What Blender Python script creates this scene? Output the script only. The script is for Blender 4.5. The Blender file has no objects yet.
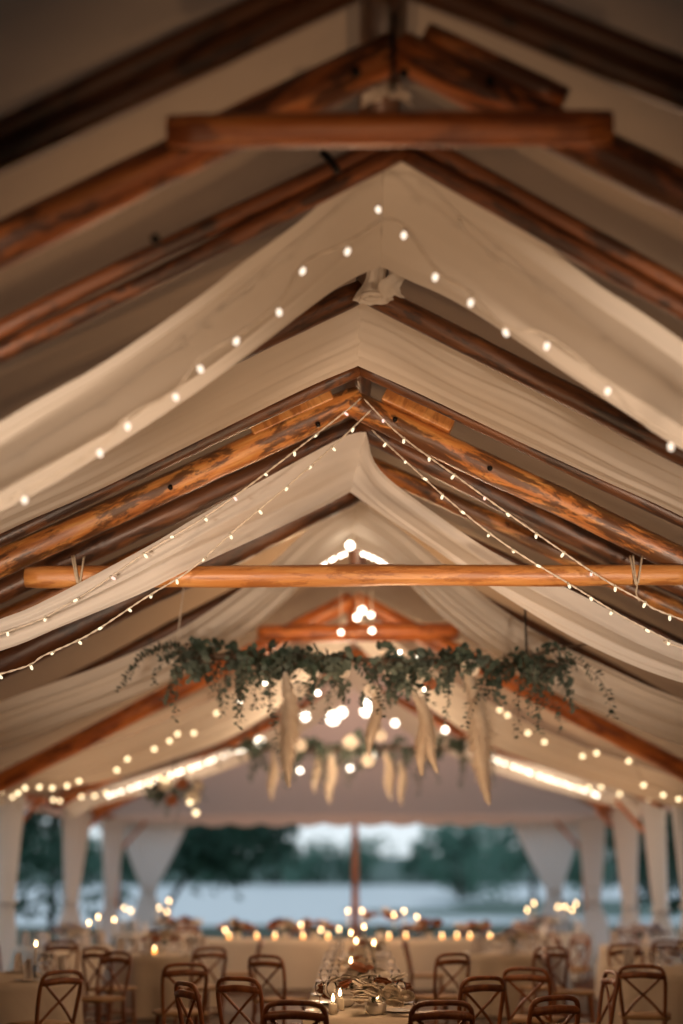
import bpy, math, random
from mathutils import Vector, Matrix, Quaternion, noise
R = random.Random(7)
PI = math.pi
sc = bpy.context.scene
COL = sc.collection

# ------------------------------------------------------------------ camera model (photo measurements -> points in the tent)
F, EYE, HY, VX = 1422.2, 1.75, 876.0, 355.0
TH = math.atan((HY-512)/F); YAW = math.atan((VX-341.5)*math.cos(TH)/F)
_c, _s, _cy, _sy = math.cos(TH), math.sin(TH), math.cos(YAW), math.sin(YAW)
FW = Vector((-_sy*_c, _cy*_c, _s)); RT = Vector((_cy, _sy, 0)); UP = Vector((_sy*_s, -_cy*_s, _c))
def P(px, py, D):
    d = FW + RT*((px-341.5)/F) + UP*((512-py)/F)
    return Vector((0, 0, EYE)) + d*(D/d.y)

# ------------------------------------------------------------------ materials
def mat(name):
    m = bpy.data.materials.new(name); m.use_nodes = True
    nt = m.node_tree; nt.nodes.clear()
    o = nt.nodes.new('ShaderNodeOutputMaterial')
    return m, nt, o
def N(nt, t, **kw):
    n = nt.nodes.new(t)
    for k, v in kw.items():
        if k.startswith('i_'): n.inputs[k[2:].replace('_', ' ')].default_value = v
        else: setattr(n, k, v)
    return n
def L(nt, a, b): nt.links.new(a, b)
def ramp(nt, fac, stops):
    r = nt.nodes.new('ShaderNodeValToRGB')
    el = r.color_ramp.elements
    while len(el) < len(stops): el.new(0.5)
    for e, (p, c) in zip(el, stops):
        e.position = p; e.color = (*c, 1)
    L(nt, fac, r.inputs[0]); return r.outputs[0]
def simple(name, col, rough=.6, var=.15, scale=12, metal=0, bump=0, coat=0):
    m, nt, o = mat(name)
    b = N(nt, 'ShaderNodeBsdfPrincipled'); b.inputs['Roughness'].default_value = rough; b.inputs['Metallic'].default_value = metal
    b.inputs['Coat Weight'].default_value = coat
    tc = N(nt, 'ShaderNodeTexCoord'); nz = N(nt, 'ShaderNodeTexNoise'); nz.inputs['Scale'].default_value = scale; nz.inputs['Detail'].default_value = 4
    L(nt, tc.outputs['Object'], nz.inputs['Vector'])
    c = ramp(nt, nz.outputs['Fac'], [(.3, tuple(x*(1-var) for x in col)), (.7, tuple(min(1, x*(1+var)) for x in col))])
    L(nt, c, b.inputs['Base Color'])
    if bump:
        bp = N(nt, 'ShaderNodeBump'); bp.inputs['Strength'].default_value = bump; bp.inputs['Distance'].default_value = .01
        L(nt, nz.outputs['Fac'], bp.inputs['Height']); L(nt, bp.outputs[0], b.inputs['Normal'])
    L(nt, b.outputs[0], o.inputs[0]); return m
def log_wood(name, dark, mid, light, patch, th=.5):
    m, nt, o = mat(name)
    b = N(nt, 'ShaderNodeBsdfPrincipled'); b.inputs['Roughness'].default_value = .42
    b.inputs['Coat Weight'].default_value = .25; b.inputs['Coat Roughness'].default_value = .3
    tc = N(nt, 'ShaderNodeTexCoord'); oi = N(nt, 'ShaderNodeObjectInfo')
    ad = N(nt, 'ShaderNodeVectorMath', operation='MULTIPLY_ADD'); ad.inputs[1].default_value = (1, 1, 1)
    sc_ = N(nt, 'ShaderNodeVectorMath', operation='SCALE'); sc_.inputs[0].default_value = (13, 7, 29)
    L(nt, oi.outputs['Random'], sc_.inputs['Scale']); L(nt, tc.outputs['Object'], ad.inputs[0]); L(nt, sc_.outputs[0], ad.inputs[2])
    mp = N(nt, 'ShaderNodeMapping'); mp.inputs['Scale'].default_value = (9, 9, .9); L(nt, ad.outputs[0], mp.inputs[0])
    n1 = N(nt, 'ShaderNodeTexNoise'); n1.inputs['Scale'].default_value = 1.6; n1.inputs['Detail'].default_value = 7; n1.inputs['Roughness'].default_value = .65; L(nt, mp.outputs[0], n1.inputs['Vector'])
    c1 = ramp(nt, n1.outputs['Fac'], [(.3, dark), (.5, mid), (.72, light)])
    mp2 = N(nt, 'ShaderNodeMapping'); mp2.inputs['Scale'].default_value = (7, 7, 1.7); L(nt, ad.outputs[0], mp2.inputs[0])
    n2 = N(nt, 'ShaderNodeTexNoise'); n2.inputs['Scale'].default_value = 1.1; n2.inputs['Detail'].default_value = 9; n2.inputs['Roughness'].default_value = .72; n2.inputs['Distortion'].default_value = .4; L(nt, mp2.outputs[0], n2.inputs['Vector'])
    f2 = ramp(nt, n2.outputs['Fac'], [(th, (0, 0, 0)), (th+.06, (1, 1, 1))])
    mx = N(nt, 'ShaderNodeMix', data_type='RGBA'); mx.inputs[7].default_value = (*patch, 1)
    mu = N(nt, 'ShaderNodeMath', operation='MULTIPLY'); mu.inputs[1].default_value = .85; L(nt, f2, mu.inputs[0])
    L(nt, mu.outputs[0], mx.inputs[0]); L(nt, c1, mx.inputs[6])
    mp3 = N(nt, 'ShaderNodeMapping'); mp3.inputs['Scale'].default_value = (3.2, 3.2, 1.7); L(nt, ad.outputs[0], mp3.inputs[0])
    vo = N(nt, 'ShaderNodeTexVoronoi'); vo.inputs['Scale'].default_value = 1.4; L(nt, mp3.outputs[0], vo.inputs['Vector'])
    f3 = ramp(nt, vo.outputs['Distance'], [(.05, (1, 1, 1)), (.13, (0, 0, 0))])
    mx2 = N(nt, 'ShaderNodeMix', data_type='RGBA'); mx2.inputs[7].default_value = (.03, .012, .005, 1)
    L(nt, f3, mx2.inputs[0]); L(nt, mx.outputs[2], mx2.inputs[6]); L(nt, mx2.outputs[2], b.inputs['Base Color'])
    bp = N(nt, 'ShaderNodeBump'); bp.inputs['Strength'].default_value = .5; bp.inputs['Distance'].default_value = .02
    L(nt, n1.outputs['Fac'], bp.inputs['Height']); L(nt, bp.outputs[0], b.inputs['Normal'])
    L(nt, b.outputs[0], o.inputs[0]); return m
def cloth(name, col, trans=.3, wr=.09, scale=(10, 1.2, 1)):
    """woven fabric: wrinkle lines run along the V direction of its UV map"""
    m, nt, o = mat(name)
    d = N(nt, 'ShaderNodeBsdfDiffuse'); t = N(nt, 'ShaderNodeBsdfTranslucent'); mx = N(nt, 'ShaderNodeMixShader'); mx.inputs[0].default_value = trans
    uv = N(nt, 'ShaderNodeTexCoord'); mp = N(nt, 'ShaderNodeMapping'); mp.inputs['Scale'].default_value = scale
    L(nt, uv.outputs['UV'], mp.inputs[0])
    nz = N(nt, 'ShaderNodeTexNoise'); nz.inputs['Scale'].default_value = 1; nz.inputs['Detail'].default_value = 5; L(nt, mp.outputs[0], nz.inputs['Vector'])
    c = ramp(nt, nz.outputs['Fac'], [(.3, tuple(x*.97 for x in col)), (.7, col)])
    bp = N(nt, 'ShaderNodeBump'); bp.inputs['Strength'].default_value = wr; bp.inputs['Distance'].default_value = .05; L(nt, nz.outputs['Fac'], bp.inputs['Height'])
    for s in (d, t):
        L(nt, c, s.inputs[0]); L(nt, bp.outputs[0], s.inputs['Normal'])
    L(nt, d.outputs[0], mx.inputs[1]); L(nt, t.outputs[0], mx.inputs[2]); L(nt, mx.outputs[0], o.inputs[0]); return m
def glow(name, col, strength, sample='NONE'):
    m, nt, o = mat(name)
    e = N(nt, 'ShaderNodeEmission'); e.inputs[0].default_value = (*col, 1); e.inputs[1].default_value = strength
    L(nt, e.outputs[0], o.inputs[0]); m.cycles.emission_sampling = sample; return m
def leafy(name, a, b, trans=.25, rough=.55):
    m, nt, o = mat(name)
    d = N(nt, 'ShaderNodeBsdfPrincipled'); d.inputs['Roughness'].default_value = rough
    t = N(nt, 'ShaderNodeBsdfTranslucent'); mx = N(nt, 'ShaderNodeMixShader'); mx.inputs[0].default_value = trans
    tc = N(nt, 'ShaderNodeTexCoord'); nz = N(nt, 'ShaderNodeTexNoise'); nz.inputs['Scale'].default_value = 9; L(nt, tc.outputs['Object'], nz.inputs['Vector'])
    c = ramp(nt, nz.outputs['Fac'], [(.35, a), (.65, b)])
    L(nt, c, d.inputs['Base Color']); L(nt, c, t.inputs[0]); L(nt, d.outputs[0], mx.inputs[1]); L(nt, t.outputs[0], mx.inputs[2]); L(nt, mx.outputs[0], o.inputs[0]); return m
def planks(name, a, b):
    m, nt, o = mat(name)
    p = N(nt, 'ShaderNodeBsdfPrincipled'); p.inputs['Roughness'].default_value = .6
    tc = N(nt, 'ShaderNodeTexCoord'); br = N(nt, 'ShaderNodeTexBrick'); br.inputs['Scale'].default_value = 1
    br.inputs['Brick Width'].default_value = 2.4; br.inputs['Row Height'].default_value = .15; br.inputs['Mortar Size'].default_value = .006
    br.inputs['Color1'].default_value = (*a, 1); br.inputs['Color2'].default_value = (*b, 1); br.inputs['Mortar'].default_value = (.01, .007, .005, 1)
    L(nt, tc.outputs['Object'], br.inputs['Vector']); L(nt, br.outputs['Color'], p.inputs['Base Color']); L(nt, p.outputs[0], o.inputs[0]); return m

M = {}
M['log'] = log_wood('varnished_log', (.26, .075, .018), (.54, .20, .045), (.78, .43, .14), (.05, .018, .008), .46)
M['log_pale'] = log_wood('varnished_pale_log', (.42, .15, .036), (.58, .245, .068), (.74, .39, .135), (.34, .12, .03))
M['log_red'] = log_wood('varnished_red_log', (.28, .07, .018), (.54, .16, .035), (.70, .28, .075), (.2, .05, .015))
M['log_dark'] = log_wood('varnished_dark_log', (.045, .016, .007), (.12, .042, .014), (.22, .08, .026), (.025, .01, .006))  # dark tone, also puts shade into some rafters
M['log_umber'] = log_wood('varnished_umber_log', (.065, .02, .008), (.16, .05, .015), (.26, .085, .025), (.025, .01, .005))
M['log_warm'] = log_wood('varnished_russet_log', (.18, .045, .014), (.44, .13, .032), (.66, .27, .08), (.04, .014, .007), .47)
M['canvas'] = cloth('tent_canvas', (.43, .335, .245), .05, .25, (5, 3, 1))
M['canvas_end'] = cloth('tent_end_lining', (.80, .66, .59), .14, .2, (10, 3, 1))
M['drape'] = cloth('cream_voile', (.83, .765, .68), .28)
M['drape_white'] = cloth('white_voile', (.86, .82, .77), .34)
M['curtain'] = cloth('white_curtain_voile', (.88, .87, .86), .55, .35, (18, 1.5, 1))
M['linen'] = cloth('cream_linen', (.62, .55, .46), .02, .3, (3, 3, 1))
M['napkin'] = cloth('napkin_linen', (.78, .74, .72), .05, .4, (6, 6, 1))
M['cord'] = simple('pale_cord', (.68, .6, .5), .5)
M['rope'] = simple('hemp_rope', (.55, .45, .33), .8, .2, 60)
M['iron'] = simple('black_iron', (.02, .018, .017), .45, .2, 20, .8)
M['socket'] = simple('pale_socket', (.55, .5, .4), .4)
M['fairy_big'] = glow('fairy_bulb_glow', (1, .80, .62), 1.7)
M['fairy_pink'] = glow('fairy_led_pink_glow', (1, .62, .52), 1.5)
M['fairy_warm'] = glow('fairy_led_warm_glow', (1, .84, .55), 1.5)
M['bokeh'] = glow('festoon_bulb_glow', (1, .74, .42), 3.4)
M['white_bulb'] = glow('lamp_bulb_glow', (1, .86, .68), 7)
M['flame'] = glow('candle_flame_glow', (1, .62, .28), 20)
M['wax_glow'] = glow('votive_glow', (1, .36, .06), 5)
M['wax'] = simple('ivory_wax', (.80, .73, .60), .5, .05)
M['euca'] = leafy('eucalyptus_leaf', (.035, .06, .045), (.10, .15, .115))
M['euca2'] = leafy('eucalyptus_grey_leaf', (.09, .125, .10), (.19, .24, .20))
M['darkleaf'] = leafy('dark_leaf', (.02, .04, .022), (.06, .09, .045))
M['stem'] = simple('twig', (.10, .06, .035), .7)
M['pampas'] = leafy('pampas_plume', (.88, .80, .70), (.95, .89, .80), .55, .8)
M['petal'] = leafy('ivory_petal', (.74, .66, .56), (.86, .80, .70), .2)
M['petal_rust'] = leafy('rust_petal', (.34, .10, .04), (.5, .2, .08), .2)
M['petal_lilac'] = leafy('pale_lilac_petal', (.58, .52, .56), (.74, .68, .7), .2)
M['chair'] = log_wood('chair_wood', (.13, .04, .012), (.27, .09, .026), (.38, .14, .045), (.16, .05, .018))
M['cane'] = simple('cane_seat', (.34, .2, .09), .7, .2, 40, bump=.3)
M['china'] = simple('white_china', (.78, .74, .68), .2, .03, coat=.3)
M['floor'] = planks('dark_deck', (.06, .035, .022), (.085, .05, .03))
M['grass'] = simple('dusk_grass', (.035, .06, .03), .9, .35, 3)
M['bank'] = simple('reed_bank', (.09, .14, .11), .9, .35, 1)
M['bark'] = simple('bark', (.05, .035, .025), .9, .3, 20)
M['tree_far'] = leafy('hazed_leaves', (.085, .19, .145), (.15, .27, .20), .3, .8)  # lighter blue-green stands in for haze over distance
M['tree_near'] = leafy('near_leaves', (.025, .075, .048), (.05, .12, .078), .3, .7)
def glass_mat():
    m, nt, o = mat('clear_glass')
    g = N(nt, 'ShaderNodeBsdfPrincipled'); g.inputs['Base Color'].default_value = (1, 1, 1, 1); g.inputs['Roughness'].default_value = .03
    g.inputs['Transmission Weight'].default_value = 1; g.inputs['IOR'].default_value = 1.18; L(nt, g.outputs[0], o.inputs[0]); return m
M['glass'] = glass_mat()
def water_mat():
    m, nt, o = mat('sky_toned_water')
    g = N(nt, 'ShaderNodeBsdfPrincipled'); g.inputs['Base Color'].default_value = (.54, .575, .59, 1); g.inputs['Roughness'].default_value = .35  # pale base colour stands in for the reflected sky
    tc = N(nt, 'ShaderNodeTexCoord'); mp = N(nt, 'ShaderNodeMapping'); mp.inputs['Scale'].default_value = (.25, .9, 1); nz = N(nt, 'ShaderNodeTexNoise'); nz.inputs['Scale'].default_value = 1.2; nz.inputs['Detail'].default_value = 6
    bp = N(nt, 'ShaderNodeBump'); bp.inputs['Strength'].default_value = .3; bp.inputs['Distance'].default_value = .1
    L(nt, tc.outputs['Object'], mp.inputs[0]); L(nt, mp.outputs[0], nz.inputs['Vector']); L(nt, nz.outputs['Fac'], bp.inputs['Height']); L(nt, bp.outputs[0], g.inputs['Normal']); L(nt, g.outputs[0], o.inputs[0]); return m
M['water'] = water_mat()

# ------------------------------------------------------------------ mesh helpers
class MB:
    def __init__(s): s.v = []; s.f = []; s.uv = []; s.mi = []
    def add(s, vs, fs, uvs=None, mi=0):
        b = len(s.v); s.v += [tuple(v) for v in vs]; s.uv += (uvs or [(v[0], v[1]) for v in vs])
        for f in fs: s.f.append(tuple(b+i for i in f)); s.mi.append(mi)
        return s
    def tube(s, pts, rad, n=8, cap=True, mi=0, wob=0, seed=0):
        pts = [Vector(p) for p in pts]; k = len(pts)
        rad = rad if isinstance(rad, (list, tuple)) else [rad]*k
        t0 = (pts[1]-pts[0]).normalized(); a = t0.orthogonal().normalized(); vs = []; uvs = []
        for i, p in enumerate(pts):
            t = ((pts[i+1] if i < k-1 else p) - (pts[i-1] if i else p)).normalized()
            a = (a - t*a.dot(t)).normalized(); b = t.cross(a)
            for j in range(n):
                w = 2*PI*j/n; r = rad[i]
                if wob:
                    q = Vector((math.cos(w)*1.1+seed*3.7, math.sin(w)*1.1, i*.35))
                    r *= 1+wob*noise.noise(q)+wob*.5*noise.noise(q*2.7)
                vs.append(p + a*(r*math.cos(w)) + b*(r*math.sin(w))); uvs.append((j/n, i/k))
        fs = [(i*n+j, i*n+(j+1) % n, (i+1)*n+(j+1) % n, (i+1)*n+j) for i in range(k-1) for j in range(n)]
        if cap: fs += [tuple(range(n-1, -1, -1)), tuple((k-1)*n+j for j in range(n))]
        return s.add(vs, fs, uvs, mi)
    def lathe(s, prof, n=16, at=(0, 0, 0), mi=0, closed=True):
        at = Vector(at); vs = [at+Vector((r*math.cos(2*PI*j/n), r*math.sin(2*PI*j/n), z)) for r, z in prof for j in range(n)]
        k = len(prof)
        fs = [(i*n+j, i*n+(j+1) % n, (i+1)*n+(j+1) % n, (i+1)*n+j) for i in range(k-1) for j in range(n)]
        if closed: fs += [tuple(range(n-1, -1, -1)), tuple((k-1)*n+j for j in range(n))]
        return s.add(vs, fs, None, mi)
    def box(s, c, d, mi=0, rot=None):
        c = Vector(c); vs = []
        for x in (-1, 1):
            for y in (-1, 1):
                for z in (-1, 1):
                    q = Vector((x*d[0]/2, y*d[1]/2, z*d[2]/2))
                    vs.append(c + (rot @ q if rot else q))
        return s.add(vs, [(0, 1, 3, 2), (4, 6, 7, 5), (0, 4, 5, 1), (2, 3, 7, 6), (0, 2, 6, 4), (1, 5, 7, 3)], None, mi)
    def grid(s, rows, mi=0, uvs=None, flip=False):
        k, n = len(rows), len(rows[0])
        vs = [p for r in rows for p in r]
        uv = uvs or [(j/(n-1), i/(k-1)) for i in range(k) for j in range(n)]
        fs = [(i*n+j, i*n+j+1, (i+1)*n+j+1, (i+1)*n+j) for i in range(k-1) for j in range(n-1)]
        return s.add(vs, fs, uv, mi)
    def build(s, name, mats, parent=None, loc=(0, 0, 0), smooth=True, world=True):
        """world=True: vertices are world coordinates and the object's origin goes to loc"""
        loc = Vector(loc); me = bpy.data.meshes.new(name)
        me.from_pydata([tuple(Vector(v)-loc) for v in s.v] if world else s.v, [], s.f)
        for m in (mats if isinstance(mats, (list, tuple)) else [mats]): me.materials.append(m)
        ul = me.uv_layers.new(name='UVMap')
        li = [0]*len(me.loops); me.loops.foreach_get('vertex_index', li)
        ul.data.foreach_set('uv', [c for i in li for c in s.uv[i]])
        me.polygons.foreach_set('material_index', s.mi)
        me.polygons.foreach_set('use_smooth', [smooth]*len(me.polygons)); me.update()
        o = bpy.data.objects.new(name, me); COL.objects.link(o)
        if parent is not None:
            o.parent = parent; o.location = loc - parent.location
        else: o.location = loc
        return o
def tag(o, label=None, cat=None, group=None, kind=None):
    if label: o['label'] = label
    if cat: o['category'] = cat
    if group: o['group'] = group
    if kind: o['kind'] = kind
    return o
def empty(name, loc, label, cat, group=None):
    o = bpy.data.objects.new(name, None); o.empty_display_size = .2; COL.objects.link(o); o.location = loc
    return tag(o, label, cat, group)
def copy_tree(o, parent=None):
    c = o.copy(); COL.objects.link(c)
    if parent is not None: c.parent = parent
    for ch in list(o.children): copy_tree(ch, c)
    return c
def cr(pts, n):
    """Catmull-Rom resample, even in arc length"""
    pts = [Vector(p) for p in pts]
    q = [2*pts[0]-pts[1]] + pts + [2*pts[-1]-pts[-2]]; fine = []
    for i in range(1, len(q)-2):
        for k in range(12):
            t = k/12; a, b, c, d = q[i-1:i+3]
            fine.append(.5*((2*b)+(c-a)*t+(2*a-5*b+4*c-d)*t*t+(3*b-a-3*c+d)*t**3))
    fine.append(pts[-1]); acc = [0]
    for i in range(1, len(fine)): acc.append(acc[-1]+(fine[i]-fine[i-1]).length)
    out = []; j = 0
    for k in range(n):
        s = acc[-1]*k/(n-1)
        while j < len(acc)-2 and acc[j+1] < s: j += 1
        w = (s-acc[j])/max(1e-9, acc[j+1]-acc[j]); out.append(fine[j].lerp(fine[j+1], min(1, max(0, w))))
    return out
def log(name, A, B, rA, rB, m, parent, seed=0, n=20, wob=.07, bend=.02, label=None):
    """a peeled log: own local frame with Z along its length so that the grain follows it"""
    A, B = Vector(A), Vector(B); d = B-A; ln = d.length; k = max(6, int(ln/.12))
    pts, rad = [], []
    for i in range(k+1):
        t = i/k
        q = Vector((noise.noise(Vector((seed*5.1, t*ln*.5, 0))), noise.noise(Vector((seed*9.3, 4, t*ln*.5))), 0))*bend
        pts.append(Vector((q.x, q.y, t*ln))); r = rA+(rB-rA)*t
        r *= 1+.06*noise.noise(Vector((seed*2.3, 7, t*ln*1.3)))
        if i in (0, k): r *= .93
        rad.append(r)
    mb = MB().tube(pts, rad, n, True, 0, wob, seed)
    o = mb.build(name, m, None, world=False)
    o.rotation_mode = 'QUATERNION'; o.rotation_quaternion = Vector((0, 0, 1)).rotation_difference(d.normalized())
    if parent is not None: o.parent = parent; o.location = A - parent.location
    else: o.location = A
    if label: o['label'] = label
    return o

# ------------------------------------------------------------------ setting
W, RZ, SL, Y0, Y1, YH = 6.1, 6.19, .49, -3.0, 35.6, 31.0   # half width, ridge height, slope, tent ends, hip start
def roof_z(x): return RZ - SL*abs(x)
mb = MB()
for s in (-1, 1):
    rows = []
    for i in range(78):
        y = Y0+(YH-Y0)*i/77
        row = []
        for j in range(25):
            x = W*j/24; sag = .06*math.sin(PI*j/24)*(abs(math.sin(y*PI/2.3)))
            row.append(Vector((s*x+.1*(1-j/24), y, roof_z(x)-sag)))
        rows.append(row)
    mb.grid(rows, uvs=[(W*j/24, .5*i) for i in range(78) for j in range(25)])
    # roof triangles beside the hip end
    mb.grid([[Vector((s*W*j/12+.1*(1-j/12), YH+(Y1-YH)*k/6*(j/12), roof_z(W*j/12))) for j in range(13)] for k in range(7)], uvs=[(j*.4, 15+k*.4) for k in range(7) for j in range(13)])
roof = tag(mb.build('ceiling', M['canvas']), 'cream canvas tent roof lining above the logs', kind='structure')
EZ = roof_z(W)
mb = MB()
rows = [[Vector((-W*(1-t)*1+.1*t + (2*W*(1-t))*j/40, Y1+(YH-Y1)*t, EZ+(RZ-EZ)*t-.1*math.sin(PI*t)*abs(math.sin(j*PI/10)))) for j in range(41)] for t in [i/16 for i in range(17)]]
mb.grid(rows, uvs=[(j*.25, i*.25) for i in range(17) for j in range(41)])
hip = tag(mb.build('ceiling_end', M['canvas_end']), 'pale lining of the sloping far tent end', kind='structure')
def valance(A, B, n, depth=.28):
    A, B = Vector(A), Vector(B); m = MB(); k = n*8; rows = []
    for i in range(5):
        rows.append([A.lerp(B, j/k)+Vector((0, 0, -(i/4)*(depth*.72+depth*.28*abs(math.sin(PI*j/8)))))+Vector((0, .012*math.sin(j*.9)*i/4, 0)) for j in range(k+1)])
    m.grid(rows, uvs=[(j*.05, i*.1) for i in range(5) for j in range(k+1)]); return m
valance((-W, Y1, EZ), (W, Y1, EZ), 16).build('valance', M['canvas_end'], hip)
for s in (-1, 1): valance((s*W, Y0, EZ), (s*W, Y1, EZ), 52).build('valance', M['canvas_end'], roof)
tag(MB().grid([[Vector((x, Y0, z)) for x in (-W, -2, .1, 2, W)] for z in (0, 1)]).build('tmp', M['canvas']), kind='structure')
o = bpy.data.objects['tmp']; bpy.data.objects.remove(o)
mb = MB(); mb.add([(-W, Y0, 0), (W, Y0, 0), (W, Y0, EZ), (.1, Y0, RZ), (-W, Y0, EZ)], [(0, 1, 2, 3, 4)])
tag(mb.build('added_wall_front', M['canvas']), 'unseen canvas gable wall, added to keep daylight out', kind='structure')  # out of view, added so the near roof stays dark
for s, nm in ((-1, 'added_wall_left'), (1, 'added_wall_right')):
    rows = [[Vector((s*(W-.05)+.04*math.sin(y*7), y, z)) for y in [Y0+.3*i for i in range(75)]] for z in (0, 1, 2, EZ)]
    tag(MB().grid(rows, uvs=[(j*.3, i) for i in range(4) for j in range(75)]).build(nm, M['canvas']), 'unseen canvas side wall, added to keep daylight out', kind='structure')  # out of view, added to stop daylight flooding in near the camera
fl = tag(MB().box((0, (Y0+Y1)/2, -.05), (2*W+.4, Y1-Y0+.4, .1)).build('floor', M['floor'], smooth=False), 'dark plank floor of the tent', kind='structure')
rows = []
for y in [-30, 0, 20, 36, 45, 60, 75, 90, 97]:
    z = -.12 if y < 37 else -.12-1.1*((y-37)/60)**1.2
    rows.append([Vector((x, y, z+(.25*noise.noise(Vector((x*.1, y*.1, 0))) if y > 40 else 0))) for x in range(-120, 121, 6)])
tag(MB().grid(rows, uvs=[(i, j) for i in range(9) for j in range(41)]).build('ground', M['grass']), 'dusky grass bank outside the tent', kind='structure')
tag(MB().grid([[Vector((x, y, -1.02)) for x in (-500, -100, 0, 100, 500)] for y in (80, 200, 480)]).build('lake', M['water']), 'pale still lake beyond the tent', kind='structure')
rows = [[Vector((9+9*abs(noise.noise(Vector((0, y*.03, 3))))+u*90-(14 if 104 < y < 128 else 0)*(1-u), y, -1.1+.5*math.sin(PI*(y-98)/80)*min(1, u*4+.2))) for u in [i/20 for i in range(21)]] for y in range(98, 179, 8)]
tag(MB().grid(rows).build('shore', M['bank']), 'dark reedy bank jutting into the lake', kind='structure')
rows = [[Vector((x, y, -1.3+(y-455)*.05+1.5*noise.noise(Vector((x*.02, y*.02, 0))))) for x in range(-520, 521, 26)] for y in range(455, 700, 30)]
tag(MB().grid(rows).build('hills', M['bank']), 'low wooded land across the lake', kind='structure')

# ------------------------------------------------------------------ trees
def tree(name, x, y, z0, h, w, crown0, n, leaf, m, label, cat, group, seed, tr=.2, lean=0):
    rr = random.Random(seed)
    e = empty(name, (x, y, z0), label, cat, group)
    tp = Vector((x+lean, y, z0+h*.8))
    t = MB().tube(cr([Vector((x, y, z0-.3)), Vector((x+lean*.3, y, z0+h*.4)), tp], 9), [tr*(1-.08*i) for i in range(9)], 8)
    for k in range(7):
        a = rr.uniform(0, 2*PI); b0 = Vector((x+lean*.4, y, z0+h*rr.uniform(.4, .7)))
        t.tube(cr([b0, b0+Vector((math.cos(a)*w*.25, math.sin(a)*w*.25, h*.1)), b0+Vector((math.cos(a)*w*.42, math.sin(a)*w*.42, h*.14))], 6), [tr*.4*(1-.14*i) for i in range(6)], 6)
    t.build('trunk', M['bark'], e, (x, y, z0))
    blobs = []
    for k in range(14):
        a = rr.uniform(0, 2*PI); q = rr.random()**.5
        zc = rr.uniform(crown0, .92)
        blobs.append((Vector((x+lean*zc+math.cos(a)*q*w*.42*(1.15-zc*.6), y+math.sin(a)*q*w*.42, z0+h*zc)), w*rr.uniform(.14, .27)))
    c = MB()
    for k in range(n):
        p0, r = blobs[k % 14]
        d = Vector((rr.gauss(0, 1), rr.gauss(0, 1), rr.gauss(0, .8))).normalized()*r*rr.uniform(.55, 1)
        p = p0+d; u = Vector((rr.gauss(0, 1), rr.gauss(0, 1), rr.gauss(0, 1))).normalized(); v = u.orthogonal().normalized()
        L_ = leaf*rr.uniform(.6, 1.3)
        c.add([p-u*L_, p+v*L_*.45, p+u*L_, p-v*L_*.45], [(0, 1, 2, 3)])
    c.build('crown', m, e, (x, y, z0), smooth=False)
    return e
k = 0
far_kinds = ['tallest of the hazy trees across the lake', 'hazy tree across the lake']
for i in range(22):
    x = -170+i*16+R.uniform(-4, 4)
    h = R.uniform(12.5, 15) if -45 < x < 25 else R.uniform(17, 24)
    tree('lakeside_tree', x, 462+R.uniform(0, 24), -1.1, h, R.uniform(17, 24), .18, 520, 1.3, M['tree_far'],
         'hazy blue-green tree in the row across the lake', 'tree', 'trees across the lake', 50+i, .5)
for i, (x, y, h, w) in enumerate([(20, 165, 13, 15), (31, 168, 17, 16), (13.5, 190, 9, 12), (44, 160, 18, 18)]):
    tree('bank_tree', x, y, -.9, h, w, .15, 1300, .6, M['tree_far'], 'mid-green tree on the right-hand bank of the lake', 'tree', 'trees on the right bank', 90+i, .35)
near = [(-11.5, 56, 8.5, 9, 'leafy dark tree overhanging the lake left of the far opening'), (-8.2, 60, 5.6, 8.4, 'dark tree with low boughs nearest the lake view, left of the tent pole'),
        (-10.4, 40, 5.5, 4.5, 'dark bush-like tree behind the far left corner curtain'), (-11.5, 33, 7, 5, 'dark tree seen between the two leftmost curtains'), (-9.6, 27.5, 6, 4.2, 'dark tree behind the leftmost curtain'),
        (10.8, 48, 7, 6, 'dark tree behind the far right corner curtain'), (9.6, 38, 6, 4.6, 'dark tree seen between the right-hand side curtains'), (9.4, 31, 6.5, 4.6, 'dark tree behind the curtain nearest the right edge')]
for i, (x, y, h, w, lb) in enumerate(near):
    g = -.12 if y < 37 else -.12-1.1*((y-37)/60)**1.2
    tree('shade_tree', x, y, g, h, w, .52 if i == 1 else .22, 2600, .2 if y < 50 else .26, M['tree_near'], lb, 'tree', None, 120+i, .14, 4.6 if i == 1 else 0)

# ------------------------------------------------------------------ log frame
RG = 'log rafter pairs of the tent frame'
def rafters(name, D, a, b, d, e, r, m, label, seed, ext=5.8, over=.0, cat='roof truss', rr=None, twin=0):
    """a,b: left line (outer, inner) and d,e: right line (inner, outer) measured in the photo, standing in the plane y = D"""
    A, B, C, E = P(*a, D), P(*b, D), P(*d, D), P(*e, D)
    sl = (B.z-A.z)/(B.x-A.x); sr = (E.z-C.z)/(E.x-C.x)
    ax = (C.z-B.z+sl*B.x-sr*C.x)/(sl-sr); az = B.z+sl*(ax-B.x)
    t = empty(name, (ax, D, az), label, cat)
    le = Vector((-ext, D, az-sl*(ax+ext))); re = Vector((ext, D, az+sr*(ext-ax)))
    top = Vector((ax, D, az))
    dl, dr = (top-le).normalized(), (top-re).normalized()
    for k, dz in enumerate((twin, -twin) if twin else (0,)):
        o_ = Vector((0, .02*k, dz))
        log('rafter', le+o_, top+dl*over+o_, r*1.02, r*.96, m, t, seed+k*.23)
        log('rafter', re+o_, top+dr*over+o_, (rr or r)*1.02, (rr or r)*.96, m, t, seed+.5+k*.23)
    return t, top, sl, sr
def bolt(p, t, r=.022):
    b = MB().tube([Vector(p), Vector(p)+Vector((0, .03, 0))], r, 10); b.tube([Vector(p)+Vector((0, -.015, 0)), Vector(p)], r*.55, 6); b.build('bolt', M['iron'], t, p)

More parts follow.
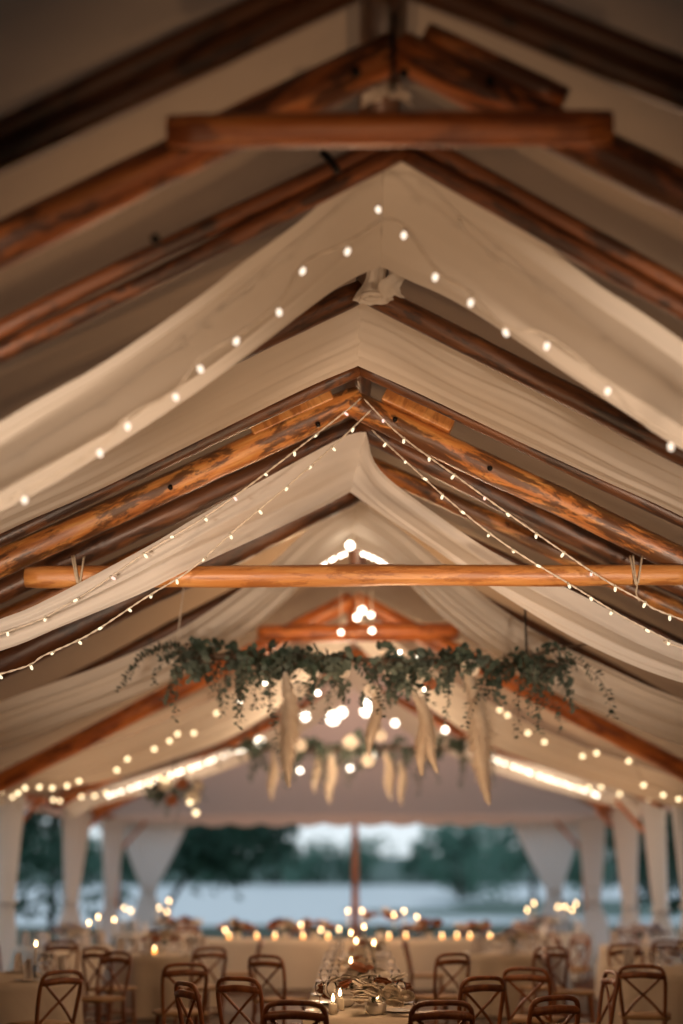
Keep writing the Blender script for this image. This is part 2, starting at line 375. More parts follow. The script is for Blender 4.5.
rafters('log_rafter_pair', 5.25, (0, 144), (296, 2), (486, 2), (683, 82), .06, M['log_dark'], 'dark out-of-focus double log rafters along the top edge, nearest the camera', 1, cat='log rafters', twin=.055)
t1, top1, _, _ = rafters('log_truss', 5.93, (0, 246), (380, 60), (420, 62), (683, 196), .105, M['log_warm'], 'log truss at the top with a short collar log across its peak', 2)
log('collar_log', P(168, 132, 5.70), P(611, 127, 5.70), .076, .080, M['log_red'], t1, 5, bend=.01, wob=.05, label='short reddish log tying the rafters near the peak')
log('splice_log', P(425, 36, 5.88), P(563, 103, 5.88), .06, .062, M['log_warm'], t1, 6)
for q in ((238, 122), (490, 80), (155, 238), (356, 70), (404, 72)): bolt(P(*q, 5.80), t1)
tr = MB().tube([P(393, 15, 5.7), P(393, 90, 5.7)], .012, 8); tr.build('tie_rod', M['iron'], t1, P(393, 15, 5.7))
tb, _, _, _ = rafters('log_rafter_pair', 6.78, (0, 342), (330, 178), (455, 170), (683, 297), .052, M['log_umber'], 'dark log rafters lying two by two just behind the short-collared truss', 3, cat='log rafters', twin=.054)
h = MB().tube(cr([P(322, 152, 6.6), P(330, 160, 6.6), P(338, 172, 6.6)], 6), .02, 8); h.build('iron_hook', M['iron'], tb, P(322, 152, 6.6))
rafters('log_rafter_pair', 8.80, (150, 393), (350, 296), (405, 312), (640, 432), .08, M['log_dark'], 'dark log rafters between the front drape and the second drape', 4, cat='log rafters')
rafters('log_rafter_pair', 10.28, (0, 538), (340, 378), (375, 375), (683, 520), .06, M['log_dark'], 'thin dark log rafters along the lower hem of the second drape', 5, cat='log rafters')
# second truss: in focus, long collar
D2 = 11.0
t2, top2, sl2, sr2 = rafters('log_truss', D2, (0, 565), (340, 407), (375, 413), (683, 562), .115, M['log'], 'sharp orange log truss with the long pale collar log and fairy lights', 7, over=.08)
log('collar_log', P(26, 577, D2-.12), P(692, 575, D2-.12), .088, .083, M['log_pale'], t2, 9, bend=.015, wob=.05, label='long pale honey log spanning the truss')
def block(nm, q0, q1, D, h, d, t, m):
    A, B = P(*q0, D), P(*q1, D); v = (B-A); ln = v.length; rot = Vector((1, 0, 0)).rotation_difference(v.normalized()).to_matrix()
    o = MB().box((0, 0, 0), (ln, d, h)).build(nm, m, None, world=False, smooth=False)
    bm = o.modifiers.new('bevel', 'BEVEL'); bm.width = .012; bm.segments = 2
    o.rotation_mode = 'QUATERNION'; o.rotation_quaternion = rot.to_quaternion(); o.parent = t; o.location = (A+B)/2 - t.location
block('splice_block', (252, 432), (332, 396), D2-.03, .10, .14, t2, M['log_pale'])
block('splice_block', (384, 396), (452, 428), D2-.03, .11, .14, t2, M['log_pale'])
for q in ((395, 419), (318, 424), (490, 468), (170, 487)): bolt(P(*q, D2-.13), t2, .02)
for px, s in ((76, -1), (634, 1)):
    A = P(px-4, 556, D2-.1); B = P(px+3, 586, D2-.22); C = P(px+8, 556, D2-.1)
    rp = MB().tube(cr([A, P(px-1, 572, D2-.2), B, P(px+6, 570, D2-.2), C], 14), .009, 6); rp.tube(cr([A+Vector((.02, -.02, 0)), P(px+1, 574, D2-.22), B], 10), .008, 6)
    rp.tube(cr([B, B+Vector((-.01, 0, -.06)), B+Vector((.01, -.01, -.12))], 6), .007, 6); rp.build('rope_tie', M['rope'], t2, A)
rafters('log_rafter_pair', 11.62, (0, 592), (330, 440), (385, 440), (683, 588), .10, M['log_dark'], 'log rafters tight behind the long-collared truss, shade put into their dark wood', 10, cat='log rafters')  # shadow behind the truss put into the wood colour
rafters('log_rafter_pair', 13.9, (0, 664), (330, 500), (380, 500), (683, 645), .165, M['log_dark'], 'thick dark log rafters added as shade between the third and fourth drapes', 19, cat='log rafters', rr=.055)  # left log thickened and darkened to stand in for the shaded gap
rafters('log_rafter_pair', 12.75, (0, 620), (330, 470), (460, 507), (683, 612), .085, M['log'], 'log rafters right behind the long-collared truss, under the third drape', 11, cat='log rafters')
t3, _, _, _ = rafters('log_rafter_pair', 16.2, *[(lambda v: v)(q) for q in ((60, 690), (330, 545), (376, 545), (640, 688))], .1, M['log_dark'], 'log rafters with shade put into their wood above the hanging greenery beam', 12, cat='log rafters')  # dark wood stands in for the shadow on these logs
D4 = 19.5
t4, top4, _, _ = rafters('log_truss', D4, (90, 736), (340, 606), (366, 606), (617, 736), .13, M['log_red'], 'blurred red-brown truss with a short collar above the hanging greenery', 13)
log('collar_log', P(258, 634, D4-.2), P(458, 632, D4-.2), .12, .12, M['log_red'], t4, 14)
log('king_post', P(354, 628, D4), P(354, 604, D4), .09, .09, M['log_red'], t4, 15)
for D, lb, sd in ((24.4, 'blurred log rafters over the second greenery beam', 17), (28.2, 'farthest blurred log rafters before the sloping tent end', 18)):
    z = 5.5
    t = empty('log_rafter_pair', (.05, D, z), lb, 'log rafters')
    for s in (-1, 1): log('rafter', (.05+s*5.15, D, z-.5*5.15), (.05, D, z), .11, .105, M['log_red'], t, sd+s*.3)
# ridge pole in two lengths, resting on the rafters
for A, B, lb in (((.2, -2.6, 5.76), (.12, 10.0, 5.76), 'dark ridge log above the nearest trusses'), ((.03, 10.62, 5.77), (.05, 18.9, 5.78), 'round log end of the ridge pole over the long-collared truss')):
    tag(log('ridge_log', A, B, .115, .115, M['log_dark'], None, 21, bend=.004, wob=.03), lb, 'ridge log')
# ------------------------------------------------------------------ drapes
def half(near, far, n, m, folds, amp, belly, ph, seed, tri=0):
    a, b = cr(near, n), cr(far, n); rows = []
    for i in range(n):
        t = i/(n-1); dw = b[i]-a[i]
        ds = (a[min(n-1, i+1)]+b[min(n-1, i+1)]-a[max(0, i-1)]-b[max(0, i-1)]).normalized()
        nr = ds.cross(dw).normalized()
        if nr.z > 0: nr = -nr
        row = []; g = min(1, .35+t*1.6) if i else .35
        for j in range(m):
            w = j/(m-1)
            k = noise.noise(Vector((w*3+seed, t*2.2, seed)))
            f = amp*g*(math.sin(2*PI*(folds*w+ph+.25*k))*.7+math.sin(2*PI*(folds*2.3*w+ph*2+.4*k+t*.5))*.3)*math.sin(PI*min(1, w*6, (1-w)*6)/2)
            if tri:   # hangs in two upright bands with a level fold between them
                st = lambda q: q*q*(3-2*q)
                gz = .46*st(min(1, w/.36))+.08*w+.46*st(max(0, (w-.64)/.36)); gy = .12*w+.88*st(min(1, max(0, (w-.3)/.4)))
                k2 = min(1, t*4)*tri
                base = a[i]+Vector((dw.x*w, dw.y*(w+(gy-w)*k2), dw.z*(w+(gz-w)*k2)))
            else: base = a[i]+dw*w
            row.append(base + nr*(f+belly*math.sin(PI*w)*min(1, .25+t*2)))
        rows.append(row)
    return rows
def drape(name, sides, label, m, folds=4, amp=.03, belly=.08, n=64, w=56, group=None, tri=0):
    mb = MB(); sd = len(label)
    for k, (near, far) in enumerate(sides): mb.grid(half(near, far, n, w, folds, amp, belly, .15+.3*k, sd+k*4.3, tri))
    o = tag(mb.build(name, m, None, sides[0][0][0]), label, 'drape', group)
    return o
def E(pts, *extra): return [P(*p) for p in pts] + [Vector(e) for e in extra]
d1 = drape('ceiling_drape', [
    (E([(384, 140, 6.98), (370, 152, 6.98), (340, 184, 6.98), (300, 221, 6.98), (240, 265, 7.0), (195, 300, 7.0), (100, 365, 7.0), (0, 422, 7.0)], (-3.3, 7.0, 3.05), (-4.9, 7.0, 2.75)),
     E([(381, 266, 8.30), (352, 279, 8.25), (320, 300, 8.1), (220, 376, 7.8), (100, 456, 7.7), (0, 513, 7.6)], (-3.3, 7.45, 2.95), (-4.9, 7.35, 2.7))),
    (E([(384, 140, 6.98), (426, 150, 6.98), (486, 194, 6.98), (540, 239, 7.0), (600, 286, 7.0), (683, 341, 7.0)], (3.4, 7.0, 3.1), (4.9, 7.0, 2.75)),
     E([(381, 266, 8.30), (408, 280, 8.25), (461, 305, 8.1), (561, 370, 7.85), (641, 423, 7.75), (683, 450, 7.65)], (3.4, 7.45, 3.0), (4.9, 7.35, 2.7)))],
    'nearest cream drape swooping both ways from the peak, with large fairy bulbs along it', M['drape'], 2.2, .016, .0, tri=1)
drape('ceiling_drape', [
    (E([(360, 294, 8.98), (341, 304, 8.98), (270, 338, 8.98), (150, 398, 8.98), (0, 474, 8.98)], (-3.6, 8.98, 3.66), (-4.9, 8.98, 2.85)),
     E([(358, 366, 10.08), (300, 391, 10.08), (180, 450, 10.08), (90, 494, 10.08), (0, 534, 10.08)], (-3.8, 10.0, 3.5), (-4.9, 10.0, 2.8))),
    (E([(360, 294, 8.98), (391, 305, 8.98), (461, 347, 8.98), (541, 380, 8.98), (641, 432, 8.98), (683, 452, 8.98)], (3.6, 8.98, 3.7), (4.9, 8.98, 2.85)),
     E([(358, 366, 10.08), (420, 394, 10.08), (520, 442, 10.08), (600, 479, 10.08), (683, 517, 10.08)], (3.8, 10.0, 3.5), (4.9, 10.0, 2.8)))],
    'second flatter tan drape behind the nearest one, without lights', M['drape'], 3.5, .015, .06)
drape('ceiling_drape', [
    (E([(366, 432, 11.45), (341, 438, 11.3), (250, 487, 10.92), (190, 521, 10.68), (150, 545, 10.6), (50, 598, 10.55), (0, 619, 10.55)], (-3.8, 10.6, 3.25), (-4.9, 10.8, 2.75)),
     E([(350, 492, 12.35), (320, 508, 11.9), (270, 532, 11.25), (190, 569, 10.72), (140, 594, 10.66), (60, 627, 10.66), (0, 651, 10.66)], (-3.8, 10.75, 3.1), (-4.9, 10.95, 2.7))),
    (E([(366, 432, 11.45), (380, 470, 11.6), (440, 517, 11.7), (500, 556, 11.7), (575, 592, 11.7), (683, 645, 11.7)], (3.9, 11.6, 3.2), (4.9, 11.6, 2.75)),
     E([(350, 492, 12.35), (390, 520, 12.35), (440, 553, 12.3), (493, 589, 12.2), (582, 642, 12.1), (683, 683, 12.05)], (3.9, 11.9, 3.05), (4.9, 11.9, 2.7)))],
    'third white drape under the long-collared truss, crossed by thin fairy lights', M['drape_white'], 2.4, .018, .03, tri=.9)
drape('ceiling_drape', [
    (E([(356, 498, 14.2), (310, 528, 14.2), (250, 582, 14.2), (175, 632, 14.2), (100, 666, 14.2), (0, 702, 14.2)], (-4.9, 14.2, 2.85)),
     E([(354, 548, 15.6), (320, 566, 15.5), (262, 622, 15.3), (170, 680, 15.1), (80, 718, 15.0), (0, 748, 15.0)], (-4.9, 14.8, 2.75))),
    (E([(356, 498, 14.2), (400, 528, 14.2), (470, 586, 14.2), (540, 634, 14.2), (610, 668, 14.2), (683, 700, 14.2)], (4.9, 14.2, 2.85)),
     E([(354, 548, 15.6), (390, 566, 15.5), (450, 622, 15.3), (540, 682, 15.1), (620, 720, 15.0), (683, 744, 15.0)], (4.9, 14.8, 2.75)))],
    'fourth drape, passing over the hanging greenery beam', M['drape'], 3, .05, .1)
drape('ceiling_drape', [
    (E([(353, 612, 20.4), (320, 638, 20.4), (270, 672, 20.4), (185, 712, 20.4), (100, 746, 20.4), (0, 768, 20.4)], (-5.1, 20.4, 2.9)),
     E([(353, 640, 22.0), (315, 680, 21.9), (240, 732, 21.6), (175, 758, 21.5), (100, 782, 21.5), (0, 797, 21.4)], (-5.1, 21.4, 2.8))),
    (E([(353, 612, 20.4), (390, 638, 20.4), (430, 668, 20.4), (491, 704, 20.4), (566, 740, 20.4), (683, 780, 20.4)], (5.1, 20.4, 2.9)),
     E([(353, 640, 22.0), (395, 680, 21.9), (470, 734, 21.6), (540, 764, 21.5), (600, 784, 21.5), (683, 808, 21.4)], (5.1, 21.4, 2.8)))],
    'fifth blurred drape, hung with round golden festoon bulbs', M['drape'], 3, .05, .1)
drape('ceiling_drape', [
    (E([(354, 665, 25.4), (310, 705, 25.4), (240, 744, 25.4), (175, 766, 25.4), (100, 788, 25.4)], (-5.1, 25.4, 2.95)),
     E([(354, 690, 26.6), (310, 728, 26.5), (240, 762, 26.4), (175, 784, 26.3), (100, 803, 26.3)], (-5.1, 26.2, 2.8))),
    (E([(354, 665, 25.4), (400, 705, 25.4), (470, 744, 25.4), (551, 770, 25.4), (621, 792, 25.4)], (5.1, 25.4, 2.95)),
     E([(354, 690, 26.6), (400, 728, 26.5), (470, 762, 26.4), (551, 788, 26.3), (621, 807, 26.3)], (5.1, 26.2, 2.8)))],
    'farthest drape, glowing white from the lights strung on it', M['drape_white'], 3, .05, .1)
# gathered knot that ties the nearest drape to the ridge
mb = MB(); rows = []
A, B = P(378, 258, 8.5), P(373, 300, 8.62)
for i in range(12):
    t = i/11; c = A.lerp(B, t); r = .085*(1-.35*math.sin(PI*min(1, t*1.3))) + (.035*(t-.7)/.3 if t > .7 else 0)
    rows.append([c+Vector((math.cos(2*PI*j/40)*r*(1+.14*math.sin(j*2*PI/5+t*2)), math.sin(2*PI*j/40)*r*.7*(1+.14*math.sin(j*2*PI/5)), 0)) for j in range(41)])
mb.grid(rows); mb.tube([P(372, 296, 8.5)+Vector((.062*math.cos(a*.5), .045*math.sin(a*.5), .003*math.sin(a*3))) for a in range(13)], .018, 6)
rows = [[P(392+6*math.sin(i*.9), 262+i*5, 8.42)+Vector((.035*(j-1.5), .03*math.sin(j*2+i), 0)) for j in range(5)] for i in range(8)]
mb.grid(rows); mb.build('fabric_knot', M['drape'], d1, A)
# small bow in the peak of the nearest truss
bw = MB(); c = P(386, 98, 6.1)
for k in range(7):
    a = PI*(.06+.88*k/6); dr = Vector((math.cos(a), 0, math.sin(a)))
    bw.grid([[c+dr*(.02+.1*i/5)+Vector((.025*(j-1.5)*(.4+i/5)*math.sin(a), .03*math.sin(j*1.7+k)+.02*i/5, -.025*(j-1.5)*(.4+i/5)*math.cos(a)-.006*i*i/5)) for j in range(4)] for i in range(6)])
tag(bw.build('fabric_bow', M['drape'], None, c), 'small cream fabric bow behind the short collar log', 'bow')

# ------------------------------------------------------------------ string lights
bulb_mesh = {}
def bulb(kind, mk, sock=True):
    if kind in bulb_mesh: return bulb_mesh[kind]
    mb = MB()
    if kind[0] == 'c':   # candle shaped bulb hanging down
        mb.lathe([(.004, -.052), (.012, -.046), (.017, -.034), (.018, -.022), (.013, -.008), (.009, 0)], 12); mb.lathe([(.011, -.004), (.011, .012), (.007, .018)], 10, mi=1)
    elif kind[0] == 'l':  # small led cap
        mb.lathe([(.003, -.036), (.009, -.03), (.0105, -.018), (.009, -.004), (.008, 0)], 10); mb.lathe([(.009, -.002), (.009, .012), (.005, .016)], 8, mi=1)
    else:
        r = float(kind[1:]); mb.lathe([(r*math.sin(PI*i/10)+.0005, -r-r*math.cos(PI*i/10)) for i in range(11)], 14); mb.lathe([(r*.4, -.1*r), (r*.4, r*.5), (r*.25, r*.6)], 8, mi=1)
    o = mb.build('bulb', [mk, M['socket']], None, world=False); me = o.data; bpy.data.objects.remove(o); bulb_mesh[kind] = me; return me
def string(label, pts, bulbs, kind, mk, rad=.006, group='fairy light strings', n=90, tilt=.4, twist=.004, name='string_light', scale=1):
    path = cr(pts, n); mb = MB()
    for ph in (0, PI):
        mb.tube([p+Vector((0, twist*math.cos(i*1.1+ph), twist*math.sin(i*1.1+ph))) for i, p in enumerate(path)], rad, 5)
    o = tag(mb.build(name, M['cord'], None, path[0]), label, 'string light', group)
    for i, b in enumerate(bulbs):
        k, mm = (kind, mk) if not isinstance(kind, list) else (kind[i % len(kind)], mk[i % len(mk)])
        c = bpy.data.objects.new('bulb', bulb(k, mm)); COL.objects.link(c); c.parent = o; c.location = Vector(b)-path[0]
        c.rotation_euler = (R.uniform(-tilt, tilt), R.uniform(-tilt, tilt), 0); c.scale = (scale,)*3
    return o
def along(pts, n, drop=.0, jit=.2):
    q = cr(pts, n*3+2); return [q[3*i+1+R.choice((0, 0, 1))]+Vector((0, 0, -drop)) for i in range(n)]
# large bulbs on the nearest drape
def s1(px): return [P(x, y, d) for x, y, d in px]
lb = [(378, 207, 7.02), (349, 248, 7.02), (304, 267, 7.02), (279, 309, 7.02), (238, 338, 7.02), (199, 365, 7.02), (175, 394, 7.02), (128, 423, 7.02), (99, 449, 7.02), (25, 497, 7.02)]
rb = [(378, 207, 7.02), (404, 232, 7.02), (436, 273, 7.02), (471, 299, 7.02), (504, 329, 7.02), (548, 342, 7.02), (609, 387, 7.02), (670, 443, 7.02)]
def wire(b, dy, e): return [P(b[0][0]+3, b[0][1]+12, b[0][2]+.02)] + [P(x, y+dy+(-2 if i % 2 else 1), d-.02) for i, (x, y, d) in enumerate(b) if i] + [Vector(e)]
string('left half of the large-bulb fairy string on the nearest drape', wire(lb, -4, (-3.2, 7.15, 2.9)), s1(lb), 'c', M['fairy_big'], .006, tilt=.5, scale=.85)
string('right half of the large-bulb fairy string on the nearest drape', wire(rb, -4, (3.2, 7.15, 3.0)), s1(rb[1:]), 'c', M['fairy_big'], .006, tilt=.5, scale=.85)
# thin led strings over the second truss
DS = 10.45
def thin(label, px, e, nb, kinds, mats):
    pts = [P(x, y, d) for x, y, d in px] + [Vector(e)]
    q = cr(pts, 240); bl = []
    acc = 0; last = q[0]; gap = 1.0/nb
    for i, p in enumerate(q):
        acc += (p-last).length; last = p
        if acc > gap: bl.append(p+Vector((0, -.006, -.008))); acc = R.uniform(-.05, .05)
    string(label, pts, bl, kinds, mats, .0045, n=200, tilt=1.1, twist=.0045, scale=1.05)
K2, M2 = ['l_pink', 'l_warm', 'l_warm', 'l_warm'], [M['fairy_pink'], M['fairy_warm'], M['fairy_warm'], M['fairy_warm']]
K3, M3 = ['l_warm'], [M['fairy_warm']]
thin('upper left thin fairy string falling from the long-collared truss', [(361, 398, 10.75), (341, 415, 10.6), (250, 485, DS), (200, 520, DS), (145, 553, DS), (75, 600, DS), (0, 634, DS)], (-4.2, 10.2, 3.0), 4.2, K2, M2)
thin('lower left thin fairy string, below the white drape', [(371, 410, 10.75), (340, 440, 10.6), (290, 484, DS), (235, 530, DS), (190, 570, DS), (145, 598, DS), (90, 634, DS), (45, 655, DS), (0, 674, DS)], (-4.2, 10.2, 2.8), 4.4, K3, M3)
thin('upper right thin fairy string crossing the long collar log', [(364, 399, 10.72), (400, 435, 10.6), (456, 476, DS), (510, 515, DS), (556, 547, DS), (600, 577, DS), (641, 600, DS), (683, 620, DS)], (4.2, 10.2, 2.9), 4.2, K2, M2)
thin('lower right thin fairy string, running onto the white drape', [(372, 430, 10.85), (400, 456, 10.6), (451, 502, DS), (506, 545, DS), (576, 588, DS), (620, 615, DS), (668, 640, DS), (683, 648, DS)], (4.2, 10.2, 2.8), 4.4, K3, M3)
# golden festoon on the fifth drape
def fest(label, px, D, kind, e, sc_=1.0, pts=None, m=None, first=None):
    b = [P(x, y, D) for x, y in px]; w = [p+Vector((0, 0, .05)) for p in sorted(b, key=lambda p: abs(p.x))]
    if first: w = [Vector(first)]+w
    return string(label, w+[Vector(e)], b, kind, m or M['bokeh'], .006, group='festoon strings', scale=sc_, name='festoon_light')
fest('left golden festoon bulbs along the fifth drape', [(216, 711), (194, 731), (177, 732), (169, 739), (154, 747), (128, 757), (117, 768), (79, 779), (67, 784), (53, 786), (39, 785), (26, 786), (19, 791), (2, 789)], 20.0, 'g.03', (-5.2, 20.0, 2.75))
fest('lower left amber festoon bulbs beside the hanging flower ball', [(106, 791), (95, 794), (81, 795), (60, 799), (53, 798), (12, 795)], 22.6, 'g.03', (-5.2, 22.6, 2.75))
fest('right golden festoon bulbs along the fifth drape', [(499, 708), (507, 713), (527, 731), (545, 740), (582, 754), (596, 751), (628, 759), (643, 783), (664, 793), (678, 797)], 20.0, 'g.03', (5.2, 20.0, 2.75))
fest('lower right festoon bulbs near the right-hand curtains', [(579, 786), (588, 786), (601, 785), (619, 792), (636, 790), (648, 797), (659, 788), (672, 800)], 22.6, 'g.03', (5.2, 23.0, 2.75))
for s, nm in ((-1, 'left'), (1, 'right')):
    pts = [P(354+s*x, y, 25.3) for x, y in ((104, 742), (116, 748), (150, 762), (196, 778), (250, 796))]
    string('dense %s row of white lights on the farthest drape' % nm, pts, along(pts, 22), 'g.026', M['white_bulb'], .006, group='festoon strings', name='festoon_light')
# pendant bulbs in the third truss and a glow at its peak
for px, py, D, r, lb_ in ((362, 607, 18.6, .05, 'upper bulb of the pendant cluster under the blurred peak'), (371, 612, 18.8, .04, 'right bulb of the pendant cluster under the blurred peak'), (357, 614, 18.7, .045, 'left bulb of the pendant cluster under the blurred peak'),
                     (341, 630, 18.6, .032, 'single bulb left under the short collar of the blurred truss'), (372, 628, 18.7, .036, 'single bulb right of the blurred short collar centre'),
                     (350, 541, 14.9, .05, 'bright bulb at the peak of the fourth drape')):
    p = P(px, py, D)
    up_ = 5.45 if D > 16 else 5.3
    o = tag(MB().tube([p, Vector((p.x, p.y, up_))], .006, 6).build('pendant_light', M['cord'], None, p), lb_, 'light', 'pendant bulbs')
    c = bpy.data.objects.new('bulb', bulb('g%.3f' % r, M['white_bulb'])); COL.objects.link(c); c.parent = o
# glowing led runs along the underside of the fourth drape's peak
for s, nm in ((-1, 'left'), (1, 'right')):
    pts = [P(354+s*x, y, 15.75) for x, y in ((8, 551), (30, 561), (58, 576), (96, 601))]
    string('short %s run of white lights at the peak behind the long collar' % nm, pts, along(pts, 20), 'g.026', M['white_bulb'], .006, group='peak light runs', name='festoon_light')

# ------------------------------------------------------------------ greenery
def sprig(seed, ln, m, droop, leaf, spread=.06):
    rr = random.Random(seed); d = Vector((rr.uniform(-1, 1), rr.uniform(-.5, .5), rr.uniform(-.2, .5))).normalized()
    pts = [Vector((0, 0, 0))]; p = Vector((0, 0, 0))
    for i in range(8):
        d = (d+Vector((rr.uniform(-.15, .15), rr.uniform(-.15, .15), -droop))).normalized(); p = p+d*ln/8; pts.append(p.copy())
    path = cr(pts, 22); mb = MB(); mb.tube(path, [.007*(1-i/25) for i in range(22)], 5, mi=1)
    for i in range(2, 22):
        t = (path[min(21, i+1)]-path[i-1]).normalized()
        for s in (-1, 1):
            a = t.orthogonal().normalized(); a.rotate(Quaternion(t, rr.uniform(0, 2*PI))); b = t.cross(a)
            L_ = leaf*rr.uniform(.6, 1.15)*(1-.35*i/22); dr = (a+t*.5).normalized(); q = path[i]+dr*.015; wd = L_*.38
            vs = [q, q+dr*L_*.3+b*wd+a*.01, q+dr*L_*.75+b*wd*.8, q+dr*L_, q+dr*L_*.75-b*wd*.8, q+dr*L_*.3-b*wd+a*.01, q+dr*L_*.5-t*.008]
            mb.add(vs, [(0, 1, 6), (1, 2, 6), (2, 3, 6), (3, 4, 6), (4, 5, 6), (5, 0, 6)])
    return mb
sprig_lib = []
for i in range(10):
    o = sprig(300+i, (.5, .65, .8, .55, .7, .9, .6, .75, .5, .85)[i], None, (.10, .16, .22, .07, .3, .26, .12, .2, .05, .34)[i], (.115, .105, .09, .12, .09, .085, .11, .085, .12, .09)[i]).build('eucalyptus_sprig', [M['euca' if i % 3 else 'euca2'], M['stem']], None, world=False)
    sprig_lib.append(o.data); bpy.data.objects.remove(o)
def plume_mesh(seed, ln, wd):
    """feathery plume hanging head down: thin stalk, full middle, pointed tip"""
    rr = random.Random(seed); mb = MB(); core = [Vector((.03*math.sin(i*.4), 0, -ln*i/14)) for i in range(15)]
    prof = [wd*.5*(.22+.78*math.sin(PI*min(1, (i/14)*.72+.12))**1.3)*(1 if i < 7 else (14.6-i)/7.6) for i in range(15)]
    mb.tube(core, [p*.42 for p in prof], 9, wob=.3, seed=seed)
    for k in range(2200):
        t = rr.random()**.8*.97; i = int(t*14); c = core[i].lerp(core[i+1], t*14-i); a = rr.uniform(0, 2*PI); r = prof[i]
        b = c+Vector((math.cos(a)*r*.2, math.sin(a)*r*.2, 0)); e = c+Vector((math.cos(a)*r*rr.uniform(.5, 1.3), math.sin(a)*r*rr.uniform(.5, 1.2), -ln*rr.uniform(.05, .13)))
        w = Vector((-math.sin(a), math.cos(a), 0))*.007
        mb.add([b-w, b+w, e+w*.4, e-w*.4], [(0, 1, 2, 3)])
    return mb
def blossom(seed, r):
    rr = random.Random(seed); mb = MB(); mb.lathe([(.001, -r*.5), (r*.4, -r*.35), (r*.45, 0), (r*.2, r*.3), (.001, r*.35)], 10)
    for ring, (cnt, el, sz) in enumerate(((5, 1.15, .7), (7, .75, .9), (9, .3, 1.0))):
        for k in range(cnt):
            a = 2*PI*k/cnt+ring*.4+rr.uniform(-.1, .1); rows = []
            for i in range(5):
                t = i/4; e = el-.5*t*t; row = []
                for j in range(5):
                    w = (j-2)/2*r*.72*sz*math.sin(PI*(.15+.75*t)); q = r*(.2+.8*t)*sz
                    row.append(Vector((math.cos(a)*q*math.cos(e)-math.sin(a)*w, math.sin(a)*q*math.cos(e)+math.cos(a)*w, q*math.sin(e)*.8-.15*w*w/r+.0)))
                rows.append(row)
            mb.grid(rows)
    return mb
bl_lib = {}
def bl_mesh(mk, v):
    if (mk, v) not in bl_lib:
        o = blossom(40+v, 1).build('bloom', M[mk], None, world=False); bl_lib[mk, v] = o.data; bpy.data.objects.remove(o)
    return bl_lib[mk, v]
def child(name, me, parent, p, rot=(0, 0, 0), s=1):
    c = bpy.data.objects.new(name, me); COL.objects.link(c); c.parent = parent; c.location = Vector(p)-parent.location; c.rotation_euler = rot; c.scale = (s, s, s) if not isinstance(s, tuple) else s
    return c
def chandelier(D, x0, y0, x1, y1, label, seed, nsp, plumes, blooms, bulbs, cords):
    rr = random.Random(seed); A, B = P(x0, y0, D), P(x1, y1, D)
    e = empty('greenery_chandelier', (A+B)/2, label, 'hanging greenery', 'greenery hung on beams')
    log('branch', A, B, .03, .022, M['stem'], e, seed, n=10, wob=.2, bend=.08)
    for cx in cords:
        p = A.lerp(B, (cx-x0)/(x1-x0)); tp = Vector((p.x, p.y, 5.35-.5*abs(p.x)))
        MB().tube([p, tp], .012, 6).build('hanging_cord', M['iron'], e, p)
    for k in range(nsp):
        t = (k+.5)/nsp+rr.uniform(-.02, .02); p = A.lerp(B, t)+Vector((0, rr.uniform(-.14, .14), rr.uniform(-.06, .08)))
        v = rr.choice((0, 1, 2, 3, 4, 5, 6, 7, 8, 9))
        c = child('eucalyptus_sprig', sprig_lib[v], e, p, (rr.uniform(-.3, .3), rr.uniform(-.3, .3), rr.uniform(0, 2*PI)), rr.uniform(.75, 1.0))
    for (px, py, qx, qy, w) in plumes:
        p, q = P(px, py, D-.15), P(qx, qy, D-.15); ln = (q-p).length
        o = plume_mesh(seed+px, ln, w).build('pampas_plume', M['pampas'], None, world=False)
        o.parent = e; o.location = p-e.location; o.rotation_mode = 'QUATERNION'; o.rotation_quaternion = Vector((0, 0, -1)).rotation_difference((q-p).normalized())
    for (px, py, r, mk) in blooms: child('bloom', bl_mesh(mk, px % 3), e, P(px, py, D-.2), (-1.2+rr.uniform(-.4, .4), rr.uniform(-.4, .4), 0), r)
    for (px, py, r) in bulbs: child('bulb', bulb('g%.3f' % r, M['white_bulb']), e, P(px, py, D+rr.uniform(-.1, .2)))
    return e
D6 = 13.6
ch = chandelier(D6, 185, 654, 560, 664, 'long leafy branch with pampas plumes, nearer of the two hung greenery beams', 61, 80,
    [(285, 672, 291, 778, .26), (466, 666, 490, 794, .32), (412, 688, 438, 766, .17), (422, 696, 424, 770, .19), (374, 690, 372, 752, .15)],
    [(372, 690, .08, 'petal'), (300, 690, .07, 'petal'), (470, 668, .09, 'petal'), (344, 672, .06, 'petal'), (430, 684, .06, 'petal_rust')],
    [(265, 681, .022), (318, 690, .03), (416, 656, .02), (400, 650, .02), (425, 687, .022), (240, 700, .02)], [527])
MB().tube([P(176, 652, D6), P(186, 600, D6)+Vector((0, 0, .45))], .006, 6).build('hanging_cord', M['cord'], ch, P(176, 652, D6))
for (px, py, v, rz, s) in ((185, 650, 5, .3, .9), (190, 655, 9, 3.0, .8), (184, 652, 2, 3.4, .6), (195, 648, 8, 2.8, .6), (178, 660, 3, 4.6, .8), (172, 664, 9, 1.4, .8), (205, 650, 3, 1.0, .8), (240, 660, 9, 1.2, .95), (262, 664, 9, 4.0, 1.0), (300, 670, 5, 2.0, .8), (548, 664, 5, 0.2, 1.0), (558, 668, 9, .4, .9), (560, 660, 2, 6.1, 1.0), (535, 660, 9, .8, .8), (510, 676, 4, 5.2, .8), (448, 676, 9, 1.0, .7), (570, 664, 8, 6.0, .8), (555, 655, 0, 0, .8)):
    child('eucalyptus_sprig', sprig_lib[v], ch, P(px, py, D6-.1), (.1, .1, rz), s)
MB().tube(cr([P(520, 660, D6), P(560, 648, D6-.1), P(590, 644, D6-.1), P(604, 645, D6-.1)], 10), [.02-.0016*i for i in range(10)], 6).build('twig', M['stem'], ch, P(520, 660, D6))
